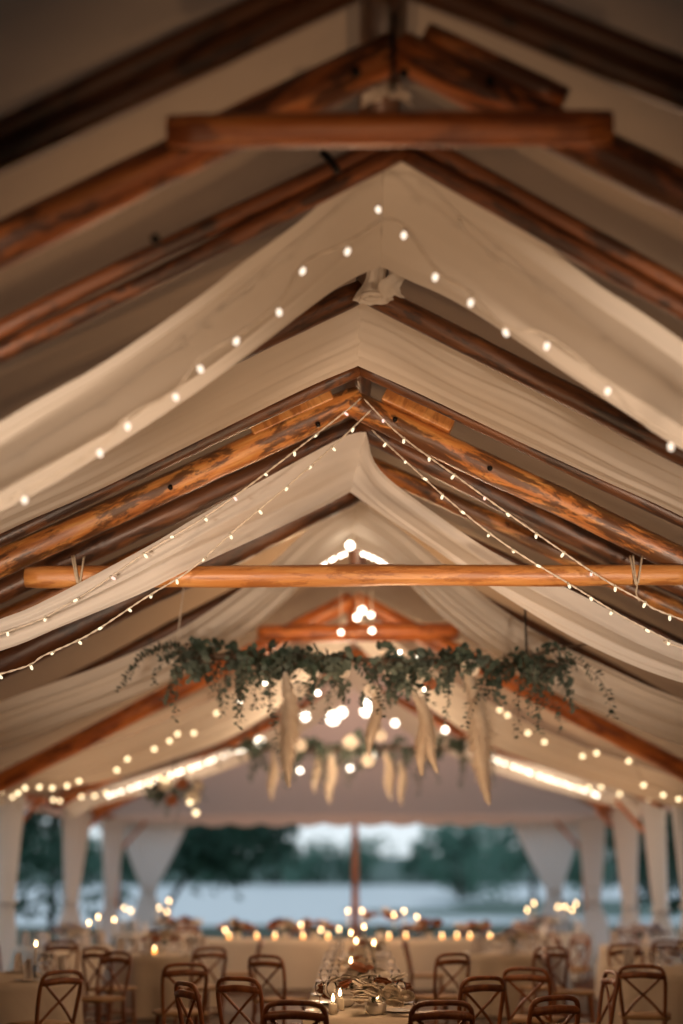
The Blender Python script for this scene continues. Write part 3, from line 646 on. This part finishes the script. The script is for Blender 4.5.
ch2 = chandelier(22.6, 232, 748, 478, 748, 'farther, darker greenery beam behind the nearer one, lit by big bulbs', 62, 66,
    [(272, 750, 273, 796, .2), (330, 750, 331, 800, .22), (385, 752, 392, 796, .2), (318, 745, 316, 790, .16), (400, 760, 403, 802, .15)],
    [(300, 745, .1, 'petal'), (350, 742, .11, 'petal'), (380, 735, .1, 'petal'), (420, 748, .09, 'petal_rust'), (368, 760, .1, 'petal')],
    [(260, 737, .07), (246, 745, .05), (240, 748, .045), (333, 712, .10), (342, 708, .07), (370, 698, .09), (366, 706, .08), (305, 712, .07), (395, 720, .05), (462, 742, .055), (445, 727, .045), (372, 752, .05), (430, 728, .05), (300, 768, .04), (350, 765, .045)], [255, 455])
# hanging ball of flowers on the left
p0 = P(174, 790, 23.6)
fb = empty('flower_ball', p0, 'round hanging bunch of dark leaves, flowers and bulbs above the left curtains', 'hanging flowers')
MB().tube([p0, Vector((p0.x, p0.y, 3.9))], .012, 6).build('hanging_cord', M['iron'], fb, p0)
for k in range(30):
    a = R.uniform(0, 2*PI); child('eucalyptus_sprig', sprig_lib[k % 10], fb, p0+Vector((R.uniform(-.35, .35), R.uniform(-.2, .2), R.uniform(-.1, .2))), (R.uniform(-.4, .4), R.uniform(-.4, .4), a), R.uniform(.5, .7))
for (px, py, r, mk) in ((165, 784, .11, 'petal'), (182, 783, .1, 'petal_rust'), (193, 797, .12, 'petal'), (172, 800, .1, 'petal_rust'), (198, 785, .09, 'petal')): child('bloom', bl_mesh(mk, 1), fb, P(px, py, 23.3), (-1.1, 0, 0), r)
for (px, py, r, k) in ((150, 782, .035, 'bokeh'), (166, 778, .035, 'bokeh'), (190, 800, .04, 'bokeh'), (196, 810, .045, 'bokeh'), (160, 776, .03, 'bokeh')): child('bulb', bulb('g%.4f' % (r+.0001), M['bokeh']), fb, P(px, py, 23.2))

# ------------------------------------------------------------------ posts and curtains
def post(x, y, top, label, r=.075):
    t = empty('tent_post', (x, y, 0), label, 'tent post', 'posts of the tent sides')
    log('pole', (x, y, 0), (x, y, top), r, r*.9, M['log_red'], t, x+y, n=14)
    s = 1 if x < -1 else (-1 if x > 1 else 0)
    if s: log('brace', (x+s*.02, y-.02, top-.75), (x+s*.65, y-.02, top-.03), .04, .04, M['log_red'], t, y, n=10)
def curtain(label, tl, trr, ztop, tie, tw, bot, bw_, depth, seed, folds=7):
    """pleated panel: top edge from tl to trr (x,y), gathered at tie=(x,y,z), falling to bot=(x,y,z)"""
    rr = random.Random(seed); rows = []; nr = 46; nc = folds*10
    A, B = Vector((*tl, 0)), Vector((*trr, 0)); tx = (B-A).normalized(); nx = Vector((-tx.y, tx.x, 0))
    tie, bot = Vector(tie), Vector(bot); c0 = (A+B)/2; w0 = (B-A).length
    for i in range(nr):
        t = i/(nr-1); z = ztop+(bot.z-ztop)*t; kt = (ztop-tie.z)/(ztop-bot.z)
        if t < kt:
            u = t/kt; g = u**1.15; c = c0.lerp(tie, g); w = w0+(tw-w0)*g+.0
        else:
            u = (t-kt)/(1-kt); g = min(1, u*2.2); g = g*g*(3-2*g); c = tie.lerp(bot, u); w = tw+(bw_-tw)*g
        row = []
        for j in range(nc+1):
            q = j/nc-.5; sag = .0
            f = depth*(.55+.45*min(1, w0/max(w, .1)*.5))*math.sin(2*PI*folds*q+rr.random()*.05+seed)*(1-.25*math.sin(t*3))
            row.append(Vector((c.x, c.y, z+sag))+tx*(q*w)+nx*f)
        rows.append(row)
    mb = MB().grid(rows)
    o = tag(mb.build('curtain', M['curtain'], None, (c0.x, c0.y, bot.z)), label, 'curtain', 'white tied-back curtains')
    th = MB().tube([tie+tx*(tw*.56*math.cos(a*PI/8))+nx*((depth+.05)*math.sin(a*PI/8)) for a in range(17)], .03, 8, cap=False)
    th.build('tieback', M['curtain'], o, tie)
    return o
def X(px, D): return P(px, 850, D).x
# left side, from the far corner towards the camera
YE = 35.2
curtain('wide white corner curtain at the far left, swept into a point', (X(117, YE), YE), (X(188, YE), YE), 3.02, (X(150, YE), YE, 1.45), .34, (X(150, YE), YE, .03), .7, .05, 1, 9)
curtain('slim white curtain beside the far left corner', (X(100, 33), 33), (X(124, 33.6), 33.6), 3.02, (X(112, 33.2), 33.2, 1.2), .3, (X(112, 33.2), 33.2, .03), .62, .05, 2)
curtain('white side curtain, second in from the left edge', (X(61, 28), 28), (X(90, 28.6), 28.6), 3.05, (X(73, 28.2), 28.2, 1.3), .3, (X(74, 28.2), 28.2, .03), .62, .06, 3)
curtain('white side curtain cut by the left edge', (X(-6, 23), 23), (X(22, 23.6), 23.6), 3.05, (X(9, 23.2), 23.2, 1.35), .34, (X(9, 23.2), 23.2, .03), .6, .06, 4)
curtain('wide white corner curtain at the far right, swept into a point', (X(513, YE), YE), (X(583, YE), YE), 3.02, (X(553, YE), YE, 1.4), .36, (X(553, YE), YE, .03), .7, .05, 5, 9)
curtain('slim white curtain beside the far right corner', (X(578, 33), 33), (X(607, 32.4), 32.4), 3.02, (X(591, 32.6), 32.6, 1.2), .38, (X(594, 32.6), 32.6, .03), .7, .06, 6)
curtain('warm-lit white side curtain, second from the far right corner', (X(614, 28), 28), (X(641, 27.4), 27.4), 3.0, (X(627, 27.6), 27.6, 1.2), .3, (X(627, 27.6), 27.6, .03), .7, .06, 7)
curtain('white side curtain, last but one towards the right edge', (X(645, 25), 25), (X(668, 24.6), 24.6), 3.0, (X(658, 24.7), 24.7, 1.2), .28, (X(661, 24.7), 24.7, .03), .6, .06, 8)
curtain('white side curtain cut by the right edge', (X(674, 22.6), 22.6), (X(700, 22.2), 22.2), 3.0, (X(688, 22.3), 22.3, 1.3), .32, (X(688, 22.3), 22.3, .03), .6, .06, 9)
PL = 3.05
for (px, D, lb_) in ((118, 34.9, 'dark post at the far left corner'), (70, 28.9, 'post behind the second curtain from the left edge'), (1, 23.95, 'post behind the leftmost curtain'),
                    (584, 34.6, 'dark post at the far right corner'), (632, 28.2, 'post behind the warm-lit right curtain'), (656, 25.4, 'post behind the last but one right curtain')):
    post(X(px, D), D, PL, lb_)
post(X(355, 35.4), 35.4, 3.0, 'lone reddish post in the middle of the far opening', .09)
for s, nm in ((-1, 'left'), (1, 'right')):
    tag(log('eave_log', (s*5.86, 4, 3.12), (s*5.86, 35, 3.12), .06, .06, M['log_red'], None, 70+s, n=12), 'long eave log along the %s side above the curtains' % nm, 'eave log')

# ------------------------------------------------------------------ tables
TZ = .76
def round_cloth(x, y, r, label, seed):
    mb = MB(); rows = []; n = 120
    rows.append([Vector((x, y, TZ))]*(n+1))
    for q in (.3, .6, .85, .97): rows.append([Vector((x+r*q*math.cos(2*PI*j/n), y+r*q*math.sin(2*PI*j/n), TZ)) for j in range(n+1)])
    for i in range(12):
        t = i/11; row = []
        for j in range(n+1):
            a = 2*PI*j/n; rr = r+.02*t+(.015+.075*t)*(.5+.5*math.sin(a*11+seed+.6*math.sin(a*3)))*min(1, t*3)
            row.append(Vector((x+rr*math.cos(a), y+rr*math.sin(a), TZ-.012-(TZ-.03)*t)))
        rows.append(row)
    mb.grid(rows, uvs=[(p.x*1.0, p.z+p.y) for q in rows for p in q])
    return tag(mb.build('tablecloth', M['linen'], None, (x, y, 0)), label, 'tablecloth')
def rect_cloth(x0, x1, y0, y1, label, seed):
    peri = []; st = .07
    for (ax, ay, bx, by) in ((x0, y0, x1, y0), (x1, y0, x1, y1), (x1, y1, x0, y1), (x0, y1, x0, y0)):
        k = max(2, int(math.hypot(bx-ax, by-ay)/st))
        nx_, ny_ = (by-ay), -(bx-ax); l = math.hypot(nx_, ny_)
        for i in range(k): peri.append((ax+(bx-ax)*i/k, ay+(by-ay)*i/k, nx_/l, ny_/l))
    peri.append(peri[0]); cx, cy_ = (x0+x1)/2, (y0+y1)/2; rows = []
    for q in (.0, .5, .95): rows.append([Vector((cx+(a-cx)*q, cy_+(b-cy_)*q, TZ)) for a, b, _, _ in peri])
    for i in range(10):
        t = i/9; row = []
        for j, (a, b, u, v) in enumerate(peri):
            f = .005+(.01+.045*t)*(.5+.5*math.sin(j*.62+seed+math.sin(j*.17)))*min(1, t*3)
            row.append(Vector((a+u*f, b+v*f, TZ-.01-(TZ-.03)*t)))
        rows.append(row)
    mb = MB().grid(rows, uvs=[(p.x+p.y, p.z+p.y*.3) for q in rows for p in q])
    return tag(mb.build('tablecloth', M['linen'], None, (cx, cy_, 0)), label, 'tablecloth')
rect_cloth(-2.65, 2.75, 23.6, 24.5, 'cream cloth on the long head table across the far end', 1)
rect_cloth(-.38, .46, 10.85, 20.2, 'cream cloth on the long centre table running away from the camera', 2)
tables = [(-3.75, 15.0, .95, 'cream cloth on the round table in the lower left corner'), (-4.25, 21.6, .72, 'cream cloth on the round table below the second curtain from the left'),
          (-2.55, 19.6, .72, 'cream cloth on the round table left of the head table'), (-3.55, 26.6, .8, 'cream cloth on the round table below the far left corner curtain'),
          (3.7, 16.4, .95, 'cream cloth on the round table in the lower right corner'), (3.45, 26.6, .8, 'cream cloth on the round table below the far right corner curtain'),
          (4.3, 21.8, .72, 'cream cloth on the round table below the right side curtains'), (2.1, 19.8, .7, 'cream cloth on the round table right of the centre table')]
for i, (x, y, r, lb_) in enumerate(tables): round_cloth(x, y, r, lb_, i*1.3)

# ------------------------------------------------------------------ chairs
def make_chair():
    e = empty('crossback_chair', (0, 0, 0), '', 'chair', 'wooden cross-back chairs')
    m = M['chair']
    rows = []
    s = MB(); prof = [(-.19, -.2), (.19, -.2), (.215, 0), (.21, .2), (0, .225), (-.21, .2), (-.215, 0)]
    ring = cr([Vector((a, b, 0)) for a, b in prof+[prof[0]]], 33)[:-1]
    s.add([v+Vector((0, 0, .435)) for v in ring]+[v*1.03+Vector((0, 0, .45)) for v in ring]+[v*.98+Vector((0, 0, .468)) for v in ring]+[Vector((0, 0, .462))],
          [(i, (i+1) % 32, 32+(i+1) % 32, 32+i) for i in range(32)]+[(32+i, 32+(i+1) % 32, 64+(i+1) % 32, 64+i) for i in range(32)]+[(64+i, 64+(i+1) % 32, 96) for i in range(32)]+[tuple(range(31, -1, -1))])
    s.build('seat', M['cane'], e)
    for q in (-1, 1):
        MB().tube(cr([(q*.175, .175, .44), (q*.185, .19, .22), (q*.195, .205, 0)], 9), [.02, .02, .02, .019, .018, .018, .017, .016, .016], 10).build('leg', m, e)
        MB().tube(cr([(q*.17, -.185, .46), (q*.175, -.2, .25), (q*.185, -.235, 0)], 9), [.02]*5+[.018]*4, 10).build('leg', m, e)
    bow = cr([(-.175, -.185, .44), (-.19, -.215, .62), (-.195, -.25, .78), (-.16, -.27, .868), (0, -.278, .885), (.16, -.27, .868), (.195, -.25, .78), (.19, -.215, .62), (.175, -.185, .44)], 40)
    b = MB().tube(bow, .0175, 10); b = b.build('back_frame', m, e)
    MB().tube(cr([(-.19, -.25, .80), (0, -.285, .815), (.19, -.25, .80)], 12), .028, 8).build('top_rail', m, b)
    for q in (-1, 1): MB().tube(cr([(q*.165, -.19, .47), (q*.07, -.222, .58), (-q*.06, -.25, .70), (-q*.17, -.26, .80)], 16), .012, 8).build('cross_slat', m, b)
    st = MB(); st.tube([(-.188, .197, .17), (.188, .197, .17)], .011, 8); st.tube([(-.178, -.21, .2), (.178, -.21, .2)], .011, 8)
    for q in (-1, 1): st.tube([(q*.187, .195, .22), (q*.178, -.205, .24)], .011, 8)
    st.build('stretcher', m, e)
    return e
chair0 = make_chair(); used = [False]
def chair(x, y, face, label):
    """face: direction (degrees, 0 = looking away from the camera) that a sitter would look"""
    c = chair0 if not used[0] else copy_tree(chair0); used[0] = True
    k_ = .936 if y < 22 and abs(face) < 70 else 1
    c.location = (x*k_, y*k_, 0); c.scale = (1.06,)*3; c.rotation_euler = (0, 0, math.radians(-face)); c['label'] = label
    return c
chairs = [
 (-.385, 10.9, 8, 'wooden cross-back chair with its back to us at the left of the centre table end'), (.57, 10.9, -8, 'wooden cross-back chair with its back to us at the right of the centre table end'),
 (-.88, 13.3, 28, 'wooden chair at the left of the centre table, second from the near end'), (.98, 13.4, -28, 'wooden chair at the right of the centre table, second from the near end'),
 (-.86, 16.9, 28, 'wooden chair at the left of the centre table nearest the head table'), (.98, 17.3, -28, 'wooden chair at the right of the centre table nearest the head table'),
 (1.32, 11.3, -30, 'wooden chair cut by the bottom edge, set back from the centre table on the right'),
 (1.95, 13.0, -96, 'wooden chair seen side-on between the centre and right tables'),
 (2.9, 15.1, 12, 'wooden chair with its crossed back to us at the lower right table'), (4.15, 15.1, -25, 'wooden chair at the lower right table, against the right edge'), (2.45, 16.9, 95, 'wooden chair turned side-on at the left of the lower right table'),
 (1.75, 14.7, 20, 'wooden chair standing alone between the centre table and the lower right table'), (-1.8, 15.4, -15, 'wooden chair standing alone between the centre table and the lower left table'),
 (3.3, 17.7, 170, 'wooden chair on the far side of the lower right table, facing us'),
 (2.35, 18.75, -15, 'wooden chair in front of the small round table right of the centre'), (.94, 19.7, 95, 'wooden chair between the centre table and the small round table'), (2.9, 20.6, -120, 'wooden chair behind the small round table, right of centre'),
 (3.1, 21.3, 75, 'wooden chair beside the table under the right side curtains'), (4.3, 20.75, 0, 'wooden chair with its back to us under the right side curtains'), (4.2, 22.98, 185, 'wooden chair behind the table under the right side curtains'),
 (3.0, 25.5, 25, 'wooden chair in front of the far right corner table'), (4.62, 25.7, -50, 'wooden chair at the right of the far right corner table'),
 (-2.95, 14.15, -45, 'wooden chair at the right of the lower left table, back towards us'), (-4.2, 13.7, 15, 'wooden chair in front of the lower left table, at the left edge'), (-2.75, 16.0, -150, 'wooden chair behind the lower left table, facing us'),
 (-3.05, 18.6, 30, 'wooden chair with its back to us left of the small round table'), (-1.95, 18.7, -30, 'wooden chair with its back to us right of the small round table'), (-1.55, 19.9, -95, 'wooden chair seen side-on just left of the head table'),
 (-1.15, 12.6, 60, 'wooden chair pulled back from the centre table, low left of middle'), (-4.0, 20.5, 0, 'wooden chair with its back to us below the second left curtain'), (-4.9, 20.9, 45, 'wooden chair by the left edge below the leftmost curtain'),
 (-3.3, 22.2, -100, 'wooden chair seen side-on behind the left candles'), (-3.0, 25.5, -30, 'wooden chair in front of the far left corner table'), (-4.68, 25.6, 40, 'wooden chair at the left of the far left corner table'),
 (-1.9, 25.1, 180, 'leftmost wooden chair behind the head table'), (-.9, 25.1, 180, 'second wooden chair from the left behind the head table'), (1.0, 25.1, 180, 'second wooden chair from the right behind the head table'), (2.0, 25.1, 180, 'rightmost wooden chair behind the head table'),
]
for c in chairs: chair(*c)

# ------------------------------------------------------------------ things on the tables
def candle(x, y, z, fz, label, kind='pillar'):
    """candle standing on z with its flame centred at height fz"""
    h = fz-.035-z
    if kind == 'votive':
        e = empty('votive_candle', (x, y, z), label, 'candle', 'candles on the tables')
        MB().lathe([(.026, 0), (.034, .012), (.036, .075), (.033, .075), (.031, .015), (.001, .012)], 16, (x, y, z)).build('glass_cup', M['glass'], e, (x, y, z))
        MB().lathe([(.028, .017), (.028, .04), (.002, .042)], 12, (x, y, z)).build('wax', M['wax_glow'], e, (x, y, z))  # wax emits by itself, standing in for flame light shining through
        fz = z+.066
    else:
        e = empty('%s_candle' % kind, (x, y, z), label, 'candle', 'candles on the tables')
        r = .032 if kind == 'pillar' else .012
        if kind == 'taper':
            MB().lathe([(.045, 0), (.047, .008), (.016, .018), (.01, h*.35), (.016, h*.37), (.018, h*.4), (.013, h*.4)], 14, (x, y, z)).build('candlestick', M['iron'], e, (x, y, z))
            MB().lathe([(r, h*.38), (r*.9, h-.004), (r*.4, h)], 12, (x, y, z)).build('wax', M['wax'], e, (x, y, z))
        else: MB().lathe([(r, 0), (r, h-.006), (r*.85, h), (r*.3, h-.004)], 16, (x, y, z)).build('wax', M['wax'], e, (x, y, z))
        MB().tube([(x, y, z+h-.006), (x, y, z+h+.012)], .002, 5).build('wick', M['iron'], e, (x, y, z))
    MB().lathe([(.001, -.024), (.010, -.014), (.013, -.002), (.009, .014), (.001, .036)], 12, (x, y, fz)).build('flame', M['flame'], e, (x, y, fz))
    return e
def on_line(px, py, D): return P(px, py, D)
# centre table, from the camera outwards
for (px, py, D, kd, lb_) in ((333, 1012, 11.1, 'pillar', 'candle nearest the bottom edge, among the cream flowers'), (340, 993, 11.4, 'pillar', 'candle just left above the lowest cream flowers'), (377, 996, 11.35, 'pillar', 'candle right of the lowest pair on the centre table'),
                         (351, 961, 13.6, 'taper', 'candle in the middle of the centre table, above the lowest pair'), (374, 943, 16.6, 'taper', 'candle near the far end of the centre table, right of its middle'), (356, 941, 17.4, 'taper', 'candle near the far end of the centre table, left of its neighbour'),
                         (351, 933, 19.2, 'taper', 'candle at the far end of the centre table'), (364, 927, 19.7, 'taper', 'taller candle at the far end of the centre table')):
    p = P(px, py, D); candle(p.x, D, TZ+.002, max(p.z, TZ+.11), lb_, kd)
# head table
hv = [(229, 938), (257, 932), (303, 934), (328, 937), (389, 932), (406, 938), (442, 938), (457, 938), (490, 936), (275, 938), (470, 937)]
for i, (px, py) in enumerate(hv):
    D = 23.85+.1*(i % 2); p = P(px, py, D); candle(p.x, D, TZ+.002, 0, 'votive in a glass on the head table, %s from its left end' % ('first second fourth fifth sixth seventh eighth ninth last third tenth'.split()[i]), 'votive')
ht = [(225, 930), (301, 925), (339, 929), (348, 911), (362, 911), (394, 915), (404, 911), (417, 917), (321, 933)]
for i, (px, py) in enumerate(ht):
    D = 24.12; p = P(px, py, D); candle(p.x, D, TZ+.002, max(p.z, .9), 'slim candle on the head table, %s' % ('leftmost of all|second from the left|just left of the middle post|tall, below the middle post on its left|tall, below the middle post on its right|tall, first of the trio right of the post|tall, middle of the trio right of the post|tall, last of the trio right of the post|low, third from the left'.split('|')[i]), 'taper')
# round tables
rc = [(89, 923, 21.5, 'leftmost of three candles on the table below the second curtain from the left'), (98, 917, 21.7, 'middle of three candles on the table below the second curtain from the left'), (114, 920, 21.6, 'rightmost of three candles on the table below the second curtain from the left'),
      (124, 908, 26.4, 'leftmost tall candle before the far left corner curtain'), (131, 911, 26.5, 'second tall candle before the far left corner curtain'), (159, 908, 26.4, 'third tall candle before the far left corner curtain'), (169, 901, 26.6, 'tallest candle before the far left corner curtain'), (167, 912, 26.3, 'rightmost lower candle before the far left corner curtain'),
      (36, 944, 15.0, 'candle on the lower left table, near the left edge'),
      (527, 910, 26.4, 'leftmost tall candle before the far right corner curtain'), (534, 903, 26.6, 'tallest candle before the far right corner curtain'), (558, 907, 26.5, 'middle candle before the far right corner curtain'), (565, 907, 26.3, 'fourth candle from the left before the far right corner curtain'), (572, 910, 26.5, 'lower right candle before the far right corner curtain'), (576, 904, 26.7, 'rightmost candle before the far right corner curtain')]
for (px, py, D, lb_) in rc:
    p = P(px, py, D)
    candle(p.x, D, TZ+.002, p.z, lb_, 'taper')
p = P(155, 936, 19.35); candle(p.x, 19.35, TZ+.002, 0, 'orange votive on the small round table left of the head table', 'votive')
# flowers
def arrangement(x, y, z, r, nb, mks, label, seed, nl=9, h=.12):
    rr = random.Random(seed)
    e = empty('flower_arrangement', (x, y, z), label, 'flowers', 'table flowers')
    MB().lathe([(.05, 0), (.075, .02), (.08, .06), (.06, .085), (.055, .08), (.001, .05)], 16, (x, y, z)).build('bowl', M['china'], e, (x, y, z))
    for k in range(nl):
        child('leaf_sprig', sprig_lib[(0, 3, 8)[k % 3]], e, (x+rr.uniform(-.05, .05), y+rr.uniform(-.05, .05), z+.16+rr.uniform(0, .04)), (rr.uniform(-.2, .2), -.3, rr.uniform(0, 2*PI)), min(.3, r*.9))
    for k in range(nb):
        a = rr.uniform(0, 2*PI); q = r*math.sqrt(rr.random()); s = rr.uniform(.06, .095)*(r/.26)**.4
        zz = z+h+.10*(1-(q/r)**2)+rr.uniform(0, .05)
        child('bloom', bl_mesh(mks[k % len(mks)], k % 3), e, (x+q*math.cos(a), y+q*math.sin(a)*.8, zz), (rr.uniform(-.7, .3), rr.uniform(-.5, .5), 0), s)
    return e
cream = ['petal', 'petal', 'petal', 'petal_rust']
for i, (px, D, r, nb, lb_) in enumerate(((375, 11.08, .25, 17, 'large cream flowers at the bottom edge of the picture'), (345, 11.75, .2, 12, 'cream flowers left of the lowest pair of candles'), (383, 12.2, .22, 13, 'cream flowers right above the lowest candles'), (362, 13.3, .24, 8, 'cream flowers mid-way along the centre table'), (352, 15.0, .24, 8, 'cream flowers towards the far end of the centre table'), (368, 18.3, .24, 8, 'cream flowers at the far end of the centre table'))):
    x = X(px, D); arrangement(x, D, TZ+.002, r, nb, cream if i else ['petal'], lb_, 20+i, 5, .07)
mixed = ['petal_rust', 'petal', 'petal_rust']
for i, (px, lb_) in enumerate(((238, 'dark leafy flowers at the left end of the head table'), (285, 'rusty flowers second from the left on the head table'), (315, 'rusty flowers left of the middle post on the head table'), (380, 'tall rusty flowers right of the middle post on the head table'), (428, 'rusty flowers right of middle on the head table'), (472, 'rusty flowers at the right end of the head table'))):
    arrangement(X(px, 24.3), 24.32, TZ+.002, .3, 9, mixed, lb_, 40+i, 14, .14 if px != 380 else .3)
for i, (x, y, r, mk, lb_) in enumerate(((-3.9, 15.0, .28, ['petal_lilac', 'petal'], 'flowers and leaves on the lower left table'), (-4.2, 21.8, .3, ['petal_lilac', 'petal'], 'pale flowers on the table below the second left curtain'), (-3.25, 26.7, .4, mixed, 'broad dusky flowers below the far left corner curtain'), (-2.6, 19.8, .28, mixed, 'dark flowers on the small round table left of the head table'),
                                (3.3, 26.8, .42, ['petal_lilac', 'petal_lilac', 'petal'], 'pale lilac flowers below the far right corner curtain'), (4.3, 21.9, .3, ['petal_lilac'], 'pale lilac flowers below the right side curtains'), (3.75, 16.5, .3, ['petal', 'petal_lilac'], 'pale flowers on the lower right table'), (2.1, 19.9, .24, ['petal_lilac', 'petal'], 'pale flowers on the small table right of the centre'))):
    arrangement(x, y, TZ+.002, r, 12, mk, lb_, 60+i, 9, .14)
# place settings
gl = MB(); gl.lathe([(.034, 0), (.034, .003), (.006, .007), (.004, .085), (.012, .095), (.034, .125), (.04, .16), (.034, .2), (.0325, .2), (.038, .16), (.032, .127), (.010, .099), (.001, .097)], 16)
g0 = gl.build('wine_glass', M['glass'], None, world=False); gme = g0.data; bpy.data.objects.remove(g0)
pl = MB().lathe([(.001, 0), (.07, 0), (.13, .014), (.133, .017), (.125, .017), (.07, .006), (.001, .006)], 24).build('plate', M['china'], None, world=False); pme = pl.data; bpy.data.objects.remove(pl)
nk = MB(); nk.grid([[Vector(((j-3)*.022*(1-.35*i/9), .012*math.sin(j*2.1+i*.4), .004+.19*i/9)) for j in range(7)] for i in range(10)]); nk.grid([[Vector((.02*math.sin(i*.7)*(1-i/14), (j-3)*.022*(1-.35*i/9)+.01*math.sin(j*1.9), .004+.17*i/9)) for j in range(7)] for i in range(10)])
n0 = nk.build('napkin', M['napkin'], None, world=False); nme = n0.data; bpy.data.objects.remove(n0)
def put(name, me, x, y, z, label, cat, group, rz=0):
    o = bpy.data.objects.new(name, me); COL.objects.link(o); o.location = (x, y, z); o.rotation_euler = (0, 0, rz); return tag(o, label, cat, group)
for k, y in enumerate((11.0, 11.7, 12.5, 13.3, 14.1, 14.9, 15.7, 16.5, 17.3, 18.1, 18.9)):
    for s, nm, xx in ((-1, 'left', -.25), (1, 'right', .33)):
        put('plate', pme, xx, y+.25, TZ+.002, 'white plate along the %s side of the centre table' % nm, 'plate', 'plates on the %s of the centre table' % nm)
        put('wine_glass', gme, xx-s*.13-.06, y+.42, TZ+.002, 'clear wine glass along the %s side of the centre table' % nm, 'glass', 'wine glasses on the %s of the centre table' % nm)
        if k % 2 == 0: put('wine_glass', gme, xx+s*.02, y+.45, TZ+.002, 'clear wine glass along the %s side of the centre table' % nm, 'glass', 'wine glasses on the %s of the centre table' % nm)
for (x, y, r, tl) in tables:
    nm = tl.split(' on the ')[1]
    for k in range(6):
        a = 2*PI*k/6+.3
        put('plate', pme, x+(r-.17)*math.cos(a), y+(r-.17)*math.sin(a), TZ+.002, 'white plate on the '+nm, 'plate', 'plates on the '+nm)
        put('napkin', nme, x+(r-.17)*math.cos(a), y+(r-.17)*math.sin(a), TZ+.016, 'pale folded napkin standing on the '+nm, 'napkin', 'napkins on the '+nm, a)
        for da in (.22, .42): put('wine_glass', gme, x+(r-.24)*math.cos(a+da+.1), y+(r-.24)*math.sin(a+da+.1), TZ+.002, 'clear wine glass on the '+nm, 'glass', 'glasses on the '+nm)

# ------------------------------------------------------------------ lights, sky, camera
def warm_light(p, e, r=.12, col=(1, .60, .30)):
    d = bpy.data.lights.new('added_warm_light', 'POINT'); d.energy = e; d.color = col; d.shadow_soft_size = r  # unseen light without a fixture
    o = bpy.data.objects.new('added_warm_light', d); COL.objects.link(o); o.location = p; return o
def spot(p, to, e, size=1.6, blend=.8, col=(1, .62, .32), r=.2):
    d = bpy.data.lights.new('added_spot', 'SPOT'); d.energy = e; d.color = col; d.spot_size = size; d.spot_blend = blend; d.shadow_soft_size = r  # floating spot without a fixture
    o = bpy.data.objects.new('added_spot', d); COL.objects.link(o); o.location = p; o.rotation_euler = (Vector(to)-Vector(p)).to_track_quat('-Z', 'Y').to_euler(); return o
# unseen spots added for drapes and logs, point lights for bulbs, candles, fill
WC = (1, .63, .37)
WF = (1, .75, .55)
for s in (-1, 1):
    spot((s*2.4, 1.2, 2.0), (s*1.9, 7.2, 3.75), 1600, .55, 1, col=WF)  # added to brighten the upright bands of the nearest drape
    spot((s*2.6, 4.6, 1.4), (s*1.9, 11.4, 3.9), 950, .6, 1, col=WF)  # added to brighten the third drape from the front
    spot((s*4.8, 20.0, .3), (s*.8, 21.0, 4.6), 150, col=WC)  # added low side spot, no fixture modelled
    spot((s*.9, 4.7, .9), (s*.5, 7.6, 4.7), 200, 1.05, .9, col=WC)  # added below the nearest truss and drape
    warm_light((s*3.5, 20.2, 1.75), 12, .1, (1, .50, .22))  # stands in for the candles on the side tables
    warm_light((s*3.0, 24.6, 2.7), 80, .15, (1, .70, .46))  # added to brighten the far curtains and drape
spot((.6, 7.4, 1.2), (.0, 11.1, 4.6), 330, .95, .9, col=WC)
spot((0, 1.0, 2.3), (0, 5.8, 4.95), 150, .62, 1, col=WC)  # added to light the nearest truss from the front
warm_light((.3, 12.2, 2.7), 55, .15, WC)  # added to light plumes and leaves from the front
warm_light((0, 17.4, 4.3), 95, .2, (1, .60, .31))
warm_light((-.2, 21.3, 3.5), 110, .2, (1, .70, .45))
warm_light((0, 29.0, 2.6), 330, .2, (1, .62, .45))  # added to brighten the far end lining
warm_light((0, 23.2, 1.6), 34, .1, (1, .52, .24))
warm_light((.05, 15.0, 1.7), 18, .1, (1, .53, .25))
warm_light((.05, 10.6, 1.5), 13, .1, (1, .58, .3))
for s in (-1, 1): warm_light((s*1.9, 9.0, 2.1), 16, .15, (1, .55, .28))  # added to light the near chair backs

w = bpy.data.worlds.new('dusk_sky'); sc.world = w; w.use_nodes = True; nt = w.node_tree; nt.nodes.clear()
wo = N(nt, 'ShaderNodeOutputWorld'); bg = N(nt, 'ShaderNodeBackground'); tc = N(nt, 'ShaderNodeTexCoord'); sp = N(nt, 'ShaderNodeSeparateXYZ')
L(nt, tc.outputs['Generated'], sp.inputs[0])
L(nt, ramp(nt, sp.outputs['Z'], [(0, (.74, .82, .86)), (.12, (.70, .80, .86)), (.6, (.42, .55, .68))]), bg.inputs[0]); bg.inputs[1].default_value = 1.15; L(nt, bg.outputs[0], wo.inputs[0])

cd = bpy.data.cameras.new('camera'); cam = bpy.data.objects.new('camera', cd); COL.objects.link(cam)
cd.sensor_fit = 'VERTICAL'; cd.sensor_height = 36; cd.sensor_width = 24; cd.lens = F*36/1024; cd.clip_end = 2000; cd.clip_start = .05
cam.matrix_world = Matrix(((RT.x, UP.x, -FW.x, 0), (RT.y, UP.y, -FW.y, 0), (RT.z, UP.z, -FW.z, EYE), (0, 0, 0, 1)))
cd.dof.use_dof = True; cd.dof.focus_distance = 10.4; cd.dof.aperture_fstop = .47
sc.camera = cam
sc.view_settings.view_transform = 'Standard'; sc.view_settings.look = 'None'; sc.view_settings.exposure = 0; sc.view_settings.gamma = 1; sc.view_settings.use_curve_mapping = False
sc.cycles.use_denoising = True; sc.cycles.sample_clamp_indirect = 4; sc.cycles.max_bounces = 8; sc.cycles.transparent_max_bounces = 8
